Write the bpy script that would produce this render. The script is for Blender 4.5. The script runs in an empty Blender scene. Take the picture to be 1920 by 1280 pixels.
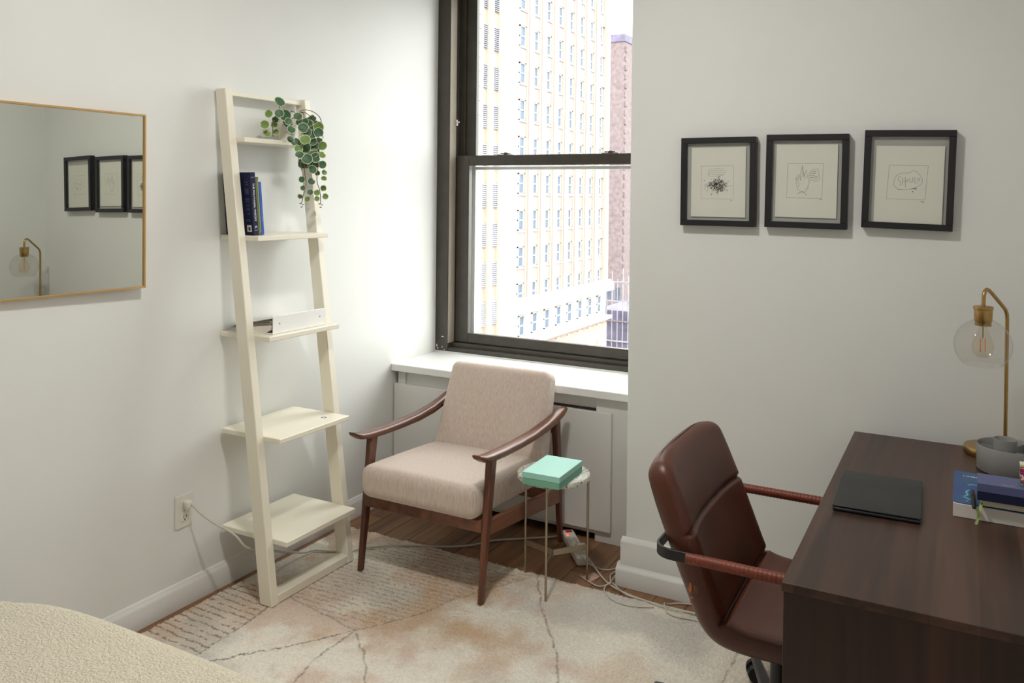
import bpy, bmesh, math, random
import numpy as np
from mathutils import Vector, Matrix, Euler

random.seed(7)
rng = np.random.default_rng(7)
scene = bpy.context.scene
COL = scene.collection

# ------------------------------------------------------------------ camera
YAW, PITCH, ROLL = 0.498851249, 0.0106439487, -0.0108460041
FPX, PY = 1564.54179, 382.762
fwd = Vector((-math.sin(YAW) * math.cos(PITCH), math.cos(YAW) * math.cos(PITCH), -math.sin(PITCH)))
rgt = Vector((math.cos(YAW), math.sin(YAW), 0.0))
dwn = fwd.cross(rgt)
rgt2 = rgt * math.cos(ROLL) + dwn * math.sin(ROLL)
dwn2 = -rgt * math.sin(ROLL) + dwn * math.cos(ROLL)
cam_data = bpy.data.cameras.new('camera')
cam_data.sensor_width = 36.0
cam_data.lens = FPX / 1920 * 36.0
cam_data.shift_y = -(640 - PY) / 1920
cam_data.clip_start = 0.02
cam_data.clip_end = 1000
cam = bpy.data.objects.new('camera', cam_data)
COL.objects.link(cam)
up = -dwn2
back = -fwd
cam.matrix_world = Matrix(((rgt2.x, up.x, back.x, 2.56), (rgt2.y, up.y, back.y, 0.0), (rgt2.z, up.z, back.z, 1.55), (0, 0, 0, 1)))
scene.camera = cam

# ------------------------------------------------------------------ world, sun, exposure
world = bpy.data.worlds.new('hazy_sky')
scene.world = world
world.use_nodes = True
bg = world.node_tree.nodes['Background']
bg.inputs['Color'].default_value = (0.985, 0.985, 0.97, 1)
bg.inputs['Strength'].default_value = 7.9

sun_data = bpy.data.lights.new('sun', 'SUN')
sun_data.energy = 3.0
sun_data.angle = math.radians(1.0)
sun_data.color = (1.0, 0.95, 0.88)
sun = bpy.data.objects.new('sun', sun_data)
COL.objects.link(sun)
sun.rotation_euler = Vector((0.65, -0.5, 0.6)).to_track_quat('Z', 'Y').to_euler()

portal_data = bpy.data.lights.new('window_portal', 'AREA')
portal_data.shape = 'RECTANGLE'
portal_data.size, portal_data.size_y = 1.30, 2.0
portal_data.cycles.is_portal = True
portal = bpy.data.objects.new('window_portal', portal_data)
COL.objects.link(portal)
portal.location = (0.70, 4.06, 1.72)
portal.rotation_euler = (math.radians(-90), 0, 0)

scene.view_settings.view_transform = 'Standard'
scene.view_settings.look = 'None'
scene.view_settings.exposure = 0.0
scene.view_settings.gamma = 1.0
scene.view_settings.use_curve_mapping = False

# ------------------------------------------------------------------ materials
MATS = {}


def srgb(r, g, b):
    f = lambda c: (c / 255 / 12.92) if c / 255 <= 0.04045 else ((c / 255 + 0.055) / 1.055) ** 2.4
    return (f(r), f(g), f(b), 1.0)


def mat(name, col, rough=0.5, metal=0.0, var=0.0, vscale=8.0, bump=0.0, bscale=200.0, stretch=(1, 1, 1), spec=0.5, col2=None, coat=0.0, sheen=0.0):
    m = bpy.data.materials.new(name)
    m.use_nodes = True
    nt = m.node_tree
    p = nt.nodes['Principled BSDF']
    p.inputs['Base Color'].default_value = col
    p.inputs['Roughness'].default_value = rough
    p.inputs['Metallic'].default_value = metal
    p.inputs['Specular IOR Level'].default_value = spec
    p.inputs['Coat Weight'].default_value = coat
    p.inputs['Sheen Weight'].default_value = sheen
    if var > 0 or bump > 0 or col2:
        tc = nt.nodes.new('ShaderNodeTexCoord')
        mp = nt.nodes.new('ShaderNodeMapping')
        mp.inputs['Scale'].default_value = stretch
        nt.links.new(tc.outputs['Object'], mp.inputs['Vector'])
    if var > 0 or col2:
        nz = nt.nodes.new('ShaderNodeTexNoise')
        nz.inputs['Scale'].default_value = vscale
        nz.inputs['Detail'].default_value = 5
        nt.links.new(mp.outputs['Vector'], nz.inputs['Vector'])
        rp = nt.nodes.new('ShaderNodeValToRGB')
        a = tuple(max(0, c * (1 - var)) for c in col[:3]) + (1,)
        b = tuple(min(1, c * (1 + var)) for c in col[:3]) + (1,)
        if col2:
            a, b = col, col2
        rp.color_ramp.elements[0].color = a
        rp.color_ramp.elements[0].position = 0.32
        rp.color_ramp.elements[1].color = b
        rp.color_ramp.elements[1].position = 0.68
        nt.links.new(nz.outputs['Fac'], rp.inputs['Fac'])
        nt.links.new(rp.outputs['Color'], p.inputs['Base Color'])
    if bump > 0:
        nb = nt.nodes.new('ShaderNodeTexNoise')
        nb.inputs['Scale'].default_value = bscale
        nb.inputs['Detail'].default_value = 3
        nt.links.new(mp.outputs['Vector'], nb.inputs['Vector'])
        bp = nt.nodes.new('ShaderNodeBump')
        bp.inputs['Strength'].default_value = bump
        bp.inputs['Distance'].default_value = 0.004
        nt.links.new(nb.outputs['Fac'], bp.inputs['Height'])
        nt.links.new(bp.outputs['Normal'], p.inputs['Normal'])
    MATS[name] = m
    return m


def clear_glass(name, tint=(1, 1, 1, 1), ior=1.45, rough=0.0):
    m = bpy.data.materials.new(name)
    m.use_nodes = True
    nt = m.node_tree
    nt.nodes.clear()
    out = nt.nodes.new('ShaderNodeOutputMaterial')
    tr = nt.nodes.new('ShaderNodeBsdfTransparent')
    tr.inputs['Color'].default_value = tint
    gl = nt.nodes.new('ShaderNodeBsdfGlossy')
    gl.inputs['Roughness'].default_value = rough
    lw_ = nt.nodes.new('ShaderNodeLayerWeight')
    lw_.inputs['Blend'].default_value = 0.5
    pw_ = nt.nodes.new('ShaderNodeMath')
    pw_.operation = 'POWER'
    pw_.inputs[1].default_value = 5.0
    nt.links.new(lw_.outputs['Facing'], pw_.inputs[0])
    fr = nt.nodes.new('ShaderNodeMath')
    fr.operation = 'MULTIPLY_ADD'
    f0 = ((ior - 1) / (ior + 1)) ** 2
    fr.inputs[1].default_value = 1 - f0
    fr.inputs[2].default_value = f0
    nt.links.new(pw_.outputs[0], fr.inputs[0])
    mx = nt.nodes.new('ShaderNodeMixShader')
    nt.links.new(fr.outputs[0], mx.inputs[0])
    nt.links.new(tr.outputs[0], mx.inputs[1])
    nt.links.new(gl.outputs[0], mx.inputs[2])
    nt.links.new(mx.outputs[0], out.inputs['Surface'])
    return m


def wood(name, dark, light, axis=1, rough=0.4, strip=0.09, grain=1.0):
    """grain stretched along one axis with strips of slightly different tone"""
    m = bpy.data.materials.new(name)
    m.use_nodes = True
    nt = m.node_tree
    p = nt.nodes['Principled BSDF']
    p.inputs['Roughness'].default_value = rough
    tc = nt.nodes.new('ShaderNodeTexCoord')
    mp = nt.nodes.new('ShaderNodeMapping')
    s = [30.0, 30.0, 30.0]
    s[axis] = 1.2
    mp.inputs['Scale'].default_value = s
    nt.links.new(tc.outputs['Object'], mp.inputs['Vector'])
    nz = nt.nodes.new('ShaderNodeTexNoise')
    nz.inputs['Scale'].default_value = 1.0
    nz.inputs['Detail'].default_value = 6
    nz.inputs['Distortion'].default_value = 0.4
    nt.links.new(mp.outputs['Vector'], nz.inputs['Vector'])
    sx = nt.nodes.new('ShaderNodeSeparateXYZ')
    nt.links.new(tc.outputs['Object'], sx.inputs[0])
    dv = nt.nodes.new('ShaderNodeMath')
    dv.operation = 'DIVIDE'
    nt.links.new(sx.outputs[0], dv.inputs[0])
    dv.inputs[1].default_value = strip
    fl = nt.nodes.new('ShaderNodeMath')
    fl.operation = 'FLOOR'
    nt.links.new(dv.outputs[0], fl.inputs[0])
    wn = nt.nodes.new('ShaderNodeTexWhiteNoise')
    wn.noise_dimensions = '1D'
    nt.links.new(fl.outputs[0], wn.inputs['W'])
    ad = nt.nodes.new('ShaderNodeMath')
    ad.operation = 'MULTIPLY_ADD'
    nt.links.new(wn.outputs['Value'], ad.inputs[0])
    ad.inputs[1].default_value = 0.5
    oi = nt.nodes.new('ShaderNodeObjectInfo')
    ad2 = nt.nodes.new('ShaderNodeMath')
    ad2.operation = 'MULTIPLY_ADD'
    nt.links.new(oi.outputs['Random'], ad2.inputs[0])
    ad2.inputs[1].default_value = 0.25
    ad2.inputs[2].default_value = -0.3
    nt.links.new(ad2.outputs[0], ad.inputs[2])
    ad3 = nt.nodes.new('ShaderNodeMath')
    ad3.operation = 'ADD'
    nt.links.new(ad.outputs[0], ad3.inputs[0])
    nt.links.new(nz.outputs['Fac'], ad3.inputs[1])
    rp = nt.nodes.new('ShaderNodeValToRGB')
    rp.color_ramp.elements[0].color = dark
    rp.color_ramp.elements[0].position = 0.25
    rp.color_ramp.elements[1].color = light
    rp.color_ramp.elements[1].position = 0.8
    nt.links.new(ad3.outputs[0], rp.inputs['Fac'])
    nt.links.new(rp.outputs['Color'], p.inputs['Base Color'])
    bp = nt.nodes.new('ShaderNodeBump')
    bp.inputs['Strength'].default_value = 0.06 * grain
    bp.inputs['Distance'].default_value = 0.002
    nt.links.new(nz.outputs['Fac'], bp.inputs['Height'])
    nt.links.new(bp.outputs['Normal'], p.inputs['Normal'])
    return m


M_WALL = mat('wall_paint', (0.785, 0.79, 0.765, 1), 0.6, var=0.012, vscale=3, bump=0.05, bscale=90)
M_CEIL = mat('ceiling_paint', (0.80, 0.79, 0.76, 1), 0.7, var=0.01, vscale=3)
M_TRIM = mat('trim_paint', (0.76, 0.755, 0.73, 1), 0.35, var=0.015, vscale=5)
M_SILL = mat('sill_paint', (0.82, 0.82, 0.80, 1), 0.3, var=0.01, vscale=6)
M_PANEL = mat('panel_paint', (0.74, 0.73, 0.70, 1), 0.4, var=0.015, vscale=4)
M_SHELF = mat('shelf_paint', srgb(240, 234, 216), 0.35, var=0.01, vscale=6)
M_FRAME = mat('window_bronze', srgb(64, 59, 52), 0.36, var=0.15, vscale=14, spec=0.5)
M_STORM = mat('storm_frame_paint', srgb(214, 214, 210), 0.4, var=0.03)
M_PANE = clear_glass('window_glass', (0.97, 0.985, 0.98, 1))
M_PICGLASS = clear_glass('picture_glass', (0.96, 0.965, 0.96, 1))
M_GLOBE = clear_glass('globe_glass', (0.96, 0.95, 0.93, 1), 1.5)
M_FLOOR = wood('floor_oak', srgb(84, 58, 40), srgb(150, 110, 76), axis=1, rough=0.42, strip=10.0)
M_WALNUT = wood('walnut', srgb(82, 46, 32), srgb(138, 88, 62), axis=1, rough=0.33, strip=10.0)
M_WALNUTZ = wood('walnut_upright', srgb(70, 38, 26), srgb(116, 70, 50), axis=2, rough=0.33, strip=10.0)
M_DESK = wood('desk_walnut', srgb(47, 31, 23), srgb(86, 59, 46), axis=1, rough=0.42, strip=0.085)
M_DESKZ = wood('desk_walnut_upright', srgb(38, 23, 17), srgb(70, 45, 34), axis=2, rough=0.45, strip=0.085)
M_LEATHER = mat('brown_leather', srgb(82, 40, 25), 0.38, var=0.22, vscale=7, bump=0.12, bscale=420)
M_CORDWRAP = mat('leather_cord', srgb(120, 52, 30), 0.5, var=0.18, vscale=60)
M_BLACK = mat('black_metal', srgb(28, 28, 30), 0.4, var=0.08)
M_BLACKPL = mat('black_plastic', srgb(22, 22, 24), 0.5, var=0.1)
M_PICFRAME = mat('black_frame', srgb(24, 23, 28), 0.42, var=0.1)
M_MATGREY = mat('grey_backing', srgb(184, 184, 178), 0.8, var=0.02)
M_PAPER = mat('drawing_paper', srgb(240, 237, 226), 0.85, var=0.012, vscale=10)
M_INK = mat('pencil_line', srgb(120, 116, 106), 0.9, var=0.1)
M_INKD = mat('ink_scribble', srgb(62, 60, 54), 0.9, var=0.1)
M_BRASS = mat('brass', srgb(186, 152, 98), 0.3, metal=1.0, var=0.06, vscale=20)
M_GOLD = mat('gold_frame', srgb(222, 182, 126), 0.35, metal=0.9, var=0.05, vscale=10)
M_STEEL = mat('brushed_nickel', srgb(170, 158, 138), 0.3, metal=1.0, var=0.05, vscale=30)
M_WHITEPL = mat('white_plastic', srgb(226, 223, 214), 0.4, var=0.01)
M_CORD = mat('white_cord', srgb(205, 200, 188), 0.5, var=0.02)
M_SLOT = mat('dark_slot', srgb(30, 28, 26), 0.7, var=0.1)
M_MINT = mat('mint_card', srgb(164, 220, 206), 0.55, var=0.02, vscale=5)
M_MINTSIDE = mat('mint_card_side', srgb(116, 178, 152), 0.55, var=0.03, vscale=5)
M_GREYPL = mat('grey_silicone', srgb(146, 145, 143), 0.6, var=0.03)
M_LAPTOP = mat('laptop_shell', srgb(35, 36, 35), 0.5, var=0.05)
M_LAPEDGE = mat('laptop_base', srgb(30, 32, 40), 0.35, var=0.1)
M_NAVY = mat('navy_cloth', srgb(30, 34, 66), 0.7, var=0.06, vscale=30, spec=0.25)
M_NAVYLIT = mat('navy_card_lit', srgb(88, 94, 136), 0.45, var=0.03)  # navy made paler, with the light on the box top in the colour
M_PAGES = mat('page_block', srgb(226, 218, 196), 0.8, var=0.04, vscale=60, stretch=(1, 1, 12))
M_PAGEW = mat('page_block_white', srgb(224, 218, 210), 0.8, var=0.03, vscale=60, stretch=(1, 1, 12))
M_OLIVE = mat('olive_cover', srgb(92, 100, 30), 0.5, var=0.1, vscale=20)
M_BLUE = mat('blue_cover', srgb(34, 82, 190), 0.45, var=0.05, vscale=20)
M_COVERBLUE = mat('blue_workbook_cover', srgb(34, 64, 140), 0.4, vscale=9, col2=srgb(40, 98, 126))
M_CYAN = mat('cyan_print', srgb(96, 190, 208), 0.5, var=0.05)
M_WHITEPRINT = mat('white_print', srgb(226, 226, 226), 0.6, var=0.02)
M_GREYPRINT = mat('faint_print', srgb(84, 92, 132), 0.6, var=0.05)
M_GREENRIB = mat('green_ribbon', srgb(156, 178, 104), 0.7, var=0.06, vscale=80)
M_STEM = mat('vine_stem', srgb(104, 82, 62), 0.7, var=0.15)
M_LEAFD = mat('leaf_dark', srgb(46, 84, 58), 0.5, vscale=160, col2=srgb(86, 126, 88))
M_LEAFL = mat('leaf_light', srgb(92, 130, 62), 0.5, vscale=160, col2=srgb(142, 168, 86))
M_RIM = mat('leaf_rim', srgb(222, 224, 190), 0.6, var=0.03)
M_POT = mat('white_pot', srgb(228, 224, 214), 0.45, var=0.02)
M_BINDER = mat('white_vinyl', srgb(246, 246, 243), 0.3, var=0.02, vscale=12, bump=0.15, bscale=14)
M_GREYPAPER = mat('grey_paper', srgb(196, 188, 172), 0.8, var=0.08, vscale=30)
M_BOUCLE = mat('cream_boucle', srgb(232, 222, 198), 0.95, var=0.10, vscale=170, bump=1.0, bscale=150, sheen=0.2)
M_BOUCLE.node_tree.nodes['Bump'].inputs['Distance'].default_value = 0.012
M_TAG = mat('pink_tag', srgb(196, 160, 148), 0.7, var=0.08, vscale=30)
M_BULB = mat('lamp_filament', srgb(240, 160, 90), 0.5, var=0.05)
M_RED = mat('red_switch', srgb(180, 40, 30), 0.4, var=0.05)


def fabric(name, base, thread, scale=260):
    """woven upholstery: fine vertical slubs over a paler ground"""
    m = bpy.data.materials.new(name)
    m.use_nodes = True
    nt = m.node_tree
    p = nt.nodes['Principled BSDF']
    p.inputs['Roughness'].default_value = 0.9
    p.inputs['Sheen Weight'].default_value = 0.25
    tc = nt.nodes.new('ShaderNodeTexCoord')
    mp = nt.nodes.new('ShaderNodeMapping')
    mp.inputs['Scale'].default_value = (1.0, 0.30, 0.055)
    nt.links.new(tc.outputs['Object'], mp.inputs['Vector'])
    nz = nt.nodes.new('ShaderNodeTexNoise')
    nz.inputs['Scale'].default_value = scale
    nz.inputs['Detail'].default_value = 3
    nt.links.new(mp.outputs['Vector'], nz.inputs['Vector'])
    rp = nt.nodes.new('ShaderNodeValToRGB')
    rp.color_ramp.elements[0].color = thread
    rp.color_ramp.elements[0].position = 0.34
    rp.color_ramp.elements[1].color = base
    rp.color_ramp.elements[1].position = 0.62
    nt.links.new(nz.outputs['Fac'], rp.inputs['Fac'])
    nt.links.new(rp.outputs['Color'], p.inputs['Base Color'])
    bp = nt.nodes.new('ShaderNodeBump')
    bp.inputs['Strength'].default_value = 0.25
    bp.inputs['Distance'].default_value = 0.003
    nt.links.new(nz.outputs['Fac'], bp.inputs['Height'])
    nt.links.new(bp.outputs['Normal'], p.inputs['Normal'])
    return m


M_FABRIC = fabric('woven_upholstery', srgb(216, 200, 188), srgb(196, 176, 164), 430)

# terrazzo tabletop
M_TERRAZZO = bpy.data.materials.new('terrazzo')
M_TERRAZZO.use_nodes = True
_nt = M_TERRAZZO.node_tree
_p = _nt.nodes['Principled BSDF']
_p.inputs['Roughness'].default_value = 0.3
_tc = _nt.nodes.new('ShaderNodeTexCoord')
_v = _nt.nodes.new('ShaderNodeTexVoronoi')
_v.inputs['Scale'].default_value = 150
_nt.links.new(_tc.outputs['Object'], _v.inputs['Vector'])
_sp = _nt.nodes.new('ShaderNodeSeparateColor')
_nt.links.new(_v.outputs['Color'], _sp.inputs[0])
_r = _nt.nodes.new('ShaderNodeValToRGB')
_r.color_ramp.interpolation = 'CONSTANT'
_r.color_ramp.elements[0].color = srgb(150, 150, 138)
_r.color_ramp.elements[1].position = 0.14
_r.color_ramp.elements[1].color = srgb(206, 204, 190)
_e = _r.color_ramp.elements.new(0.55)
_e.color = srgb(226, 226, 220)
_e = _r.color_ramp.elements.new(0.88)
_e.color = srgb(160, 150, 126)
_nt.links.new(_sp.outputs[0], _r.inputs['Fac'])
_nt.links.new(_r.outputs['Color'], _p.inputs['Base Color'])

# mirror
M_MIRROR = mat('mirror_silver', (0.83, 0.86, 0.80, 1), 0.005, metal=1.0)

# many-coloured wavy print
M_WAVY = bpy.data.materials.new('rainbow_waves')
M_WAVY.use_nodes = True
_nt = M_WAVY.node_tree
_p = _nt.nodes['Principled BSDF']
_tc = _nt.nodes.new('ShaderNodeTexCoord')
_w = _nt.nodes.new('ShaderNodeTexWave')
_w.bands_direction = 'Z'
_w.wave_profile = 'SAW'
_w.inputs['Scale'].default_value = 5.5
_w.inputs['Distortion'].default_value = 2.2
_w.inputs['Detail Scale'].default_value = 22
_nt.links.new(_tc.outputs['Object'], _w.inputs['Vector'])
_r = _nt.nodes.new('ShaderNodeValToRGB')
_r.color_ramp.interpolation = 'CONSTANT'
cols = [(40, 150, 70), (30, 90, 190), (214, 44, 40), (230, 220, 200), (80, 30, 130), (210, 30, 90), (240, 190, 70), (40, 120, 60), (240, 200, 120)]
_r.color_ramp.elements[0].color = srgb(*cols[0])
_r.color_ramp.elements[1].color = srgb(*cols[-1])
_r.color_ramp.elements[1].position = 0.9
for i, c in enumerate(cols[1:-1]):
    e = _r.color_ramp.elements.new((i + 1) / 9)
    e.color = srgb(*c)
_nt.links.new(_w.outputs['Fac'], _r.inputs['Fac'])
_nt.links.new(_r.outputs['Color'], _p.inputs['Base Color'])

# ------------------------------------------------------------------ mesh helpers
OFF = {}


class MB:
    """collects simple solids, then links them as one mesh object"""

    def __init__(self):
        self.v = []
        self.f = []
        self.mi = []

    def add(self, verts, faces, mi=0):
        n = len(self.v)
        self.v += [tuple(p) for p in verts]
        self.f += [tuple(i + n for i in f) for f in faces]
        self.mi += [mi] * len(faces)
        return self

    def box(self, lo, hi, mi=0):
        x0, y0, z0 = lo
        x1, y1, z1 = hi
        return self.add([(x0, y0, z0), (x1, y0, z0), (x1, y1, z0), (x0, y1, z0), (x0, y0, z1), (x1, y0, z1), (x1, y1, z1), (x0, y1, z1)],
                        [(0, 3, 2, 1), (4, 5, 6, 7), (0, 1, 5, 4), (1, 2, 6, 5), (2, 3, 7, 6), (3, 0, 4, 7)], mi)

    def hexa(self, bot, top, mi=0):
        return self.add(list(bot) + list(top), [(0, 3, 2, 1), (4, 5, 6, 7), (0, 1, 5, 4), (1, 2, 6, 5), (2, 3, 7, 6), (3, 0, 4, 7)], mi)

    def prism(self, poly, axis, lo, hi, mi=0):
        """poly of 2-D points in the two other axes (in x,y,z order), extruded along axis"""
        def p3(p, a):
            q = list(p)
            q.insert(axis, a)
            return tuple(q)
        n = len(poly)
        vs = [p3(p, lo) for p in poly] + [p3(p, hi) for p in poly]
        fs = [tuple(range(n)), tuple(range(2 * n - 1, n - 1, -1))] + [(i, i + n, (i + 1) % n + n, (i + 1) % n) for i in range(n)]
        return self.add(vs, fs, mi)

    def tube(self, path, r, n=8, closed=False, mi=0, sx=None):
        """round (or elliptical, sx = list of (a,b)) tube through the points"""
        pts = [Vector(p) for p in path]
        k = len(pts)
        rs = r if isinstance(r, (list, tuple)) else [r] * k
        prev = None
        vs = []
        for i, p in enumerate(pts):
            if closed:
                t = (pts[(i + 1) % k] - pts[i - 1]).normalized()
            else:
                t = (pts[min(i + 1, k - 1)] - pts[max(i - 1, 0)]).normalized()
            if prev is None:
                ref = Vector((0, 0, 1)) if abs(t.z) < 0.9 else Vector((1, 0, 0))
                u = t.cross(ref).normalized()
            else:
                u = (prev - t * prev.dot(t)).normalized()
            prev = u
            w = t.cross(u)
            for j in range(n):
                a = 2 * math.pi * j / n
                vs.append(p + (u * math.cos(a) + w * math.sin(a)) * rs[i])
        fs = []
        m = k if closed else k - 1
        for i in range(m):
            for j in range(n):
                a, b = i * n + j, i * n + (j + 1) % n
                c, d = ((i + 1) % k) * n + (j + 1) % n, ((i + 1) % k) * n + j
                fs.append((a, b, c, d))
        if not closed:
            fs.append(tuple(range(n - 1, -1, -1)))
            fs.append(tuple(range((k - 1) * n, k * n)))
        return self.add(vs, fs, mi)

    def cyl(self, p0, p1, r0, r1=None, n=20, mi=0):
        return self.tube([p0, p1], [r0, r0 if r1 is None else r1], n, mi=mi)

    def lathe(self, prof, c, n=32, mi=0, closed=False):
        """profile of (r,z) revolved about the vertical through c"""
        vs = []
        k = len(prof)
        for r, z in prof:
            for j in range(n):
                a = 2 * math.pi * j / n
                vs.append((c[0] + r * math.cos(a), c[1] + r * math.sin(a), c[2] + z))
        fs = []
        for i in range(k if closed else k - 1):
            for j in range(n):
                fs.append((i * n + j, i * n + (j + 1) % n, ((i + 1) % k) * n + (j + 1) % n, ((i + 1) % k) * n + j))
        return self.add(vs, fs, mi)

    def rbox(self, c, size, r, n=6, fn=None, rs=4, mi=0):
        """box with rounded edges, finely gridded so that fn(v) can bend it"""
        h = Vector(size) / 2
        r = min(r, min(h) * 0.999)

        def axis(hh, n):
            a = [-hh + r * (1 - math.cos(math.pi / 2 * i / rs)) for i in range(rs + 1)]
            mid = [-hh + r + (2 * hh - 2 * r) * i / n for i in range(1, n)]
            return a + mid + [-t for t in reversed(a)]
        N3 = n if isinstance(n, (tuple, list)) else (n, n, n)
        A = [axis(h[0], N3[0]), axis(h[1], N3[1]), axis(h[2], N3[2])]
        vs, fs = [], []
        idx = {}

        def vid(i, j, k):
            key = (i, j, k)
            if key not in idx:
                p = Vector((A[0][i], A[1][j], A[2][k]))
                q = Vector([max(-(h[t] - r), min(h[t] - r, p[t])) for t in range(3)])
                d = p - q
                if d.length > 1e-9:
                    # cube-surface point to rounded surface
                    s = [max(-1, min(1, d[t] / r)) for t in range(3)]
                    dd = Vector(s)
                    p = q + dd.normalized() * r
                p = p + Vector(c)
                idx[key] = len(vs)
                vs.append(tuple(fn(p)) if fn else tuple(p))
            return idx[key]
        nx, ny, nz = len(A[0]) - 1, len(A[1]) - 1, len(A[2]) - 1
        for i in range(nx):
            for j in range(ny):
                fs.append((vid(i, j, 0), vid(i, j + 1, 0), vid(i + 1, j + 1, 0), vid(i + 1, j, 0)))
                fs.append((vid(i, j, nz), vid(i + 1, j, nz), vid(i + 1, j + 1, nz), vid(i, j + 1, nz)))
        for i in range(nx):
            for k in range(nz):
                fs.append((vid(i, 0, k), vid(i + 1, 0, k), vid(i + 1, 0, k + 1), vid(i, 0, k + 1)))
                fs.append((vid(i, ny, k), vid(i, ny, k + 1), vid(i + 1, ny, k + 1), vid(i + 1, ny, k)))
        for j in range(ny):
            for k in range(nz):
                fs.append((vid(0, j, k), vid(0, j, k + 1), vid(0, j + 1, k + 1), vid(0, j + 1, k)))
                fs.append((vid(nx, j, k), vid(nx, j + 1, k), vid(nx, j + 1, k + 1), vid(nx, j, k + 1)))
        return self.add(vs, fs, mi)

    def ribbon(self, pts, w, plane_n=(0, -1, 0)):
        """flat stroke of width w through the points, lying across plane_n"""
        nrm = Vector(plane_n)
        P = [Vector(p) for p in pts]
        vs = []
        for i, p in enumerate(P):
            t = P[min(i + 1, len(P) - 1)] - P[max(i - 1, 0)]
            if t.length < 1e-9:
                t = Vector((1, 0, 0))
            s = t.normalized().cross(nrm).normalized() * (w / 2)
            vs += [p + s, p - s]
        fs = [(2 * i, 2 * i + 1, 2 * i + 3, 2 * i + 2) for i in range(len(P) - 1)]
        return self.add(vs, fs)

    def build(self, name, m, parent=None, bevel=0.0, smooth=True, loc=None, local=False, seg=1, angle=35):
        off = Vector((0, 0, 0))
        if parent is not None and not local:
            off = OFF.get(parent.name, Vector((0, 0, 0)))
        if loc is not None and parent is None:
            off = Vector(loc)
        me = bpy.data.meshes.new(name)
        me.from_pydata([tuple(Vector(p) - off) for p in self.v], [], self.f)
        ms = m if isinstance(m, (list, tuple)) else [m]
        for q in ms:
            me.materials.append(q)
        if len(ms) > 1:
            me.polygons.foreach_set('material_index', self.mi)
        bm = bmesh.new()
        bm.from_mesh(me)
        bmesh.ops.recalc_face_normals(bm, faces=bm.faces)
        if bevel > 0:
            es = [e for e in bm.edges if len(e.link_faces) == 2 and e.calc_face_angle(0) > math.radians(30)]
            bmesh.ops.bevel(bm, geom=es, offset=bevel, segments=seg, affect='EDGES', profile=0.5, clamp_overlap=True)
        bm.to_mesh(me)
        bm.free()
        if smooth:
            me.polygons.foreach_set('use_smooth', [True] * len(me.polygons))
            me.set_sharp_from_angle(angle=math.radians(angle))
        o = bpy.data.objects.new(name, me)
        COL.objects.link(o)
        if parent is not None:
            o.parent = parent
            OFF[o.name] = OFF.get(parent.name, Vector((0, 0, 0)))
        elif loc is not None:
            o.location = loc
            OFF[o.name] = Vector(loc)
        return o


def tag(o, label=None, cat=None, group=None, kind=None):
    if label:
        o['label'] = label
    if cat:
        o['category'] = cat
    if group:
        o['group'] = group
    if kind:
        o['kind'] = kind
    return o


def thing(name, loc, label=None, cat=None, group=None, kind=None, rot=None):
    o = bpy.data.objects.new(name, None)
    o.empty_display_size = 0.05
    COL.objects.link(o)
    o.location = loc
    if rot:
        o.rotation_euler = rot
    OFF[o.name] = Vector(loc)
    return tag(o, label, cat, group, kind)


def child(name, mesh, parent, loc=(0, 0, 0), rot=None, scale=None):
    o = bpy.data.objects.new(name, mesh)
    COL.objects.link(o)
    o.parent = parent
    o.location = loc
    if rot is not None:
        o.rotation_euler = rot
    if scale is not None:
        o.scale = scale
    OFF[o.name] = OFF.get(parent.name, Vector((0, 0, 0)))
    return o


def text(name, s, size, mtx, m, parent, spacing=1.0):
    """flat lettering as a mesh, its own frame given by mtx (in the parent's frame)"""
    cu = bpy.data.curves.new(name, 'FONT')
    cu.body = s
    cu.size = size
    cu.align_x = 'CENTER'
    cu.align_y = 'CENTER'
    cu.space_character = spacing
    cu.offset = size * 0.012
    t = bpy.data.objects.new('tmp', cu)
    COL.objects.link(t)
    dg = bpy.context.evaluated_depsgraph_get()
    dg.update()
    me = bpy.data.meshes.new_from_object(t.evaluated_get(dg))
    bpy.data.objects.remove(t)
    bpy.data.curves.remove(cu)
    me.name = name
    me.transform(mtx)
    me.materials.clear()
    me.materials.append(m)
    return child(name, me, parent)


def frame_mtx(origin, xax, yax):
    x = Vector(xax).normalized()
    y = Vector(yax).normalized()
    z = x.cross(y)
    o = Vector(origin)
    return Matrix(((x.x, y.x, z.x, o.x), (x.y, y.y, z.y, o.y), (x.z, y.z, z.z, o.z), (0, 0, 0, 1)))


def smooth_path(pts, n=6):
    """Catmull-Rom through the points"""
    P = [Vector(p) for p in pts]
    P = [P[0] * 2 - P[1]] + P + [P[-1] * 2 - P[-2]]
    out = []
    for i in range(1, len(P) - 2):
        a, b, c, d = P[i - 1:i + 3]
        for k in range(n):
            t = k / n
            out.append(0.5 * ((2 * b) + (c - a) * t + (2 * a - 5 * b + 4 * c - d) * t * t + (-a + 3 * b - 3 * c + d) * t ** 3))
    out.append(P[-2])
    return out


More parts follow.
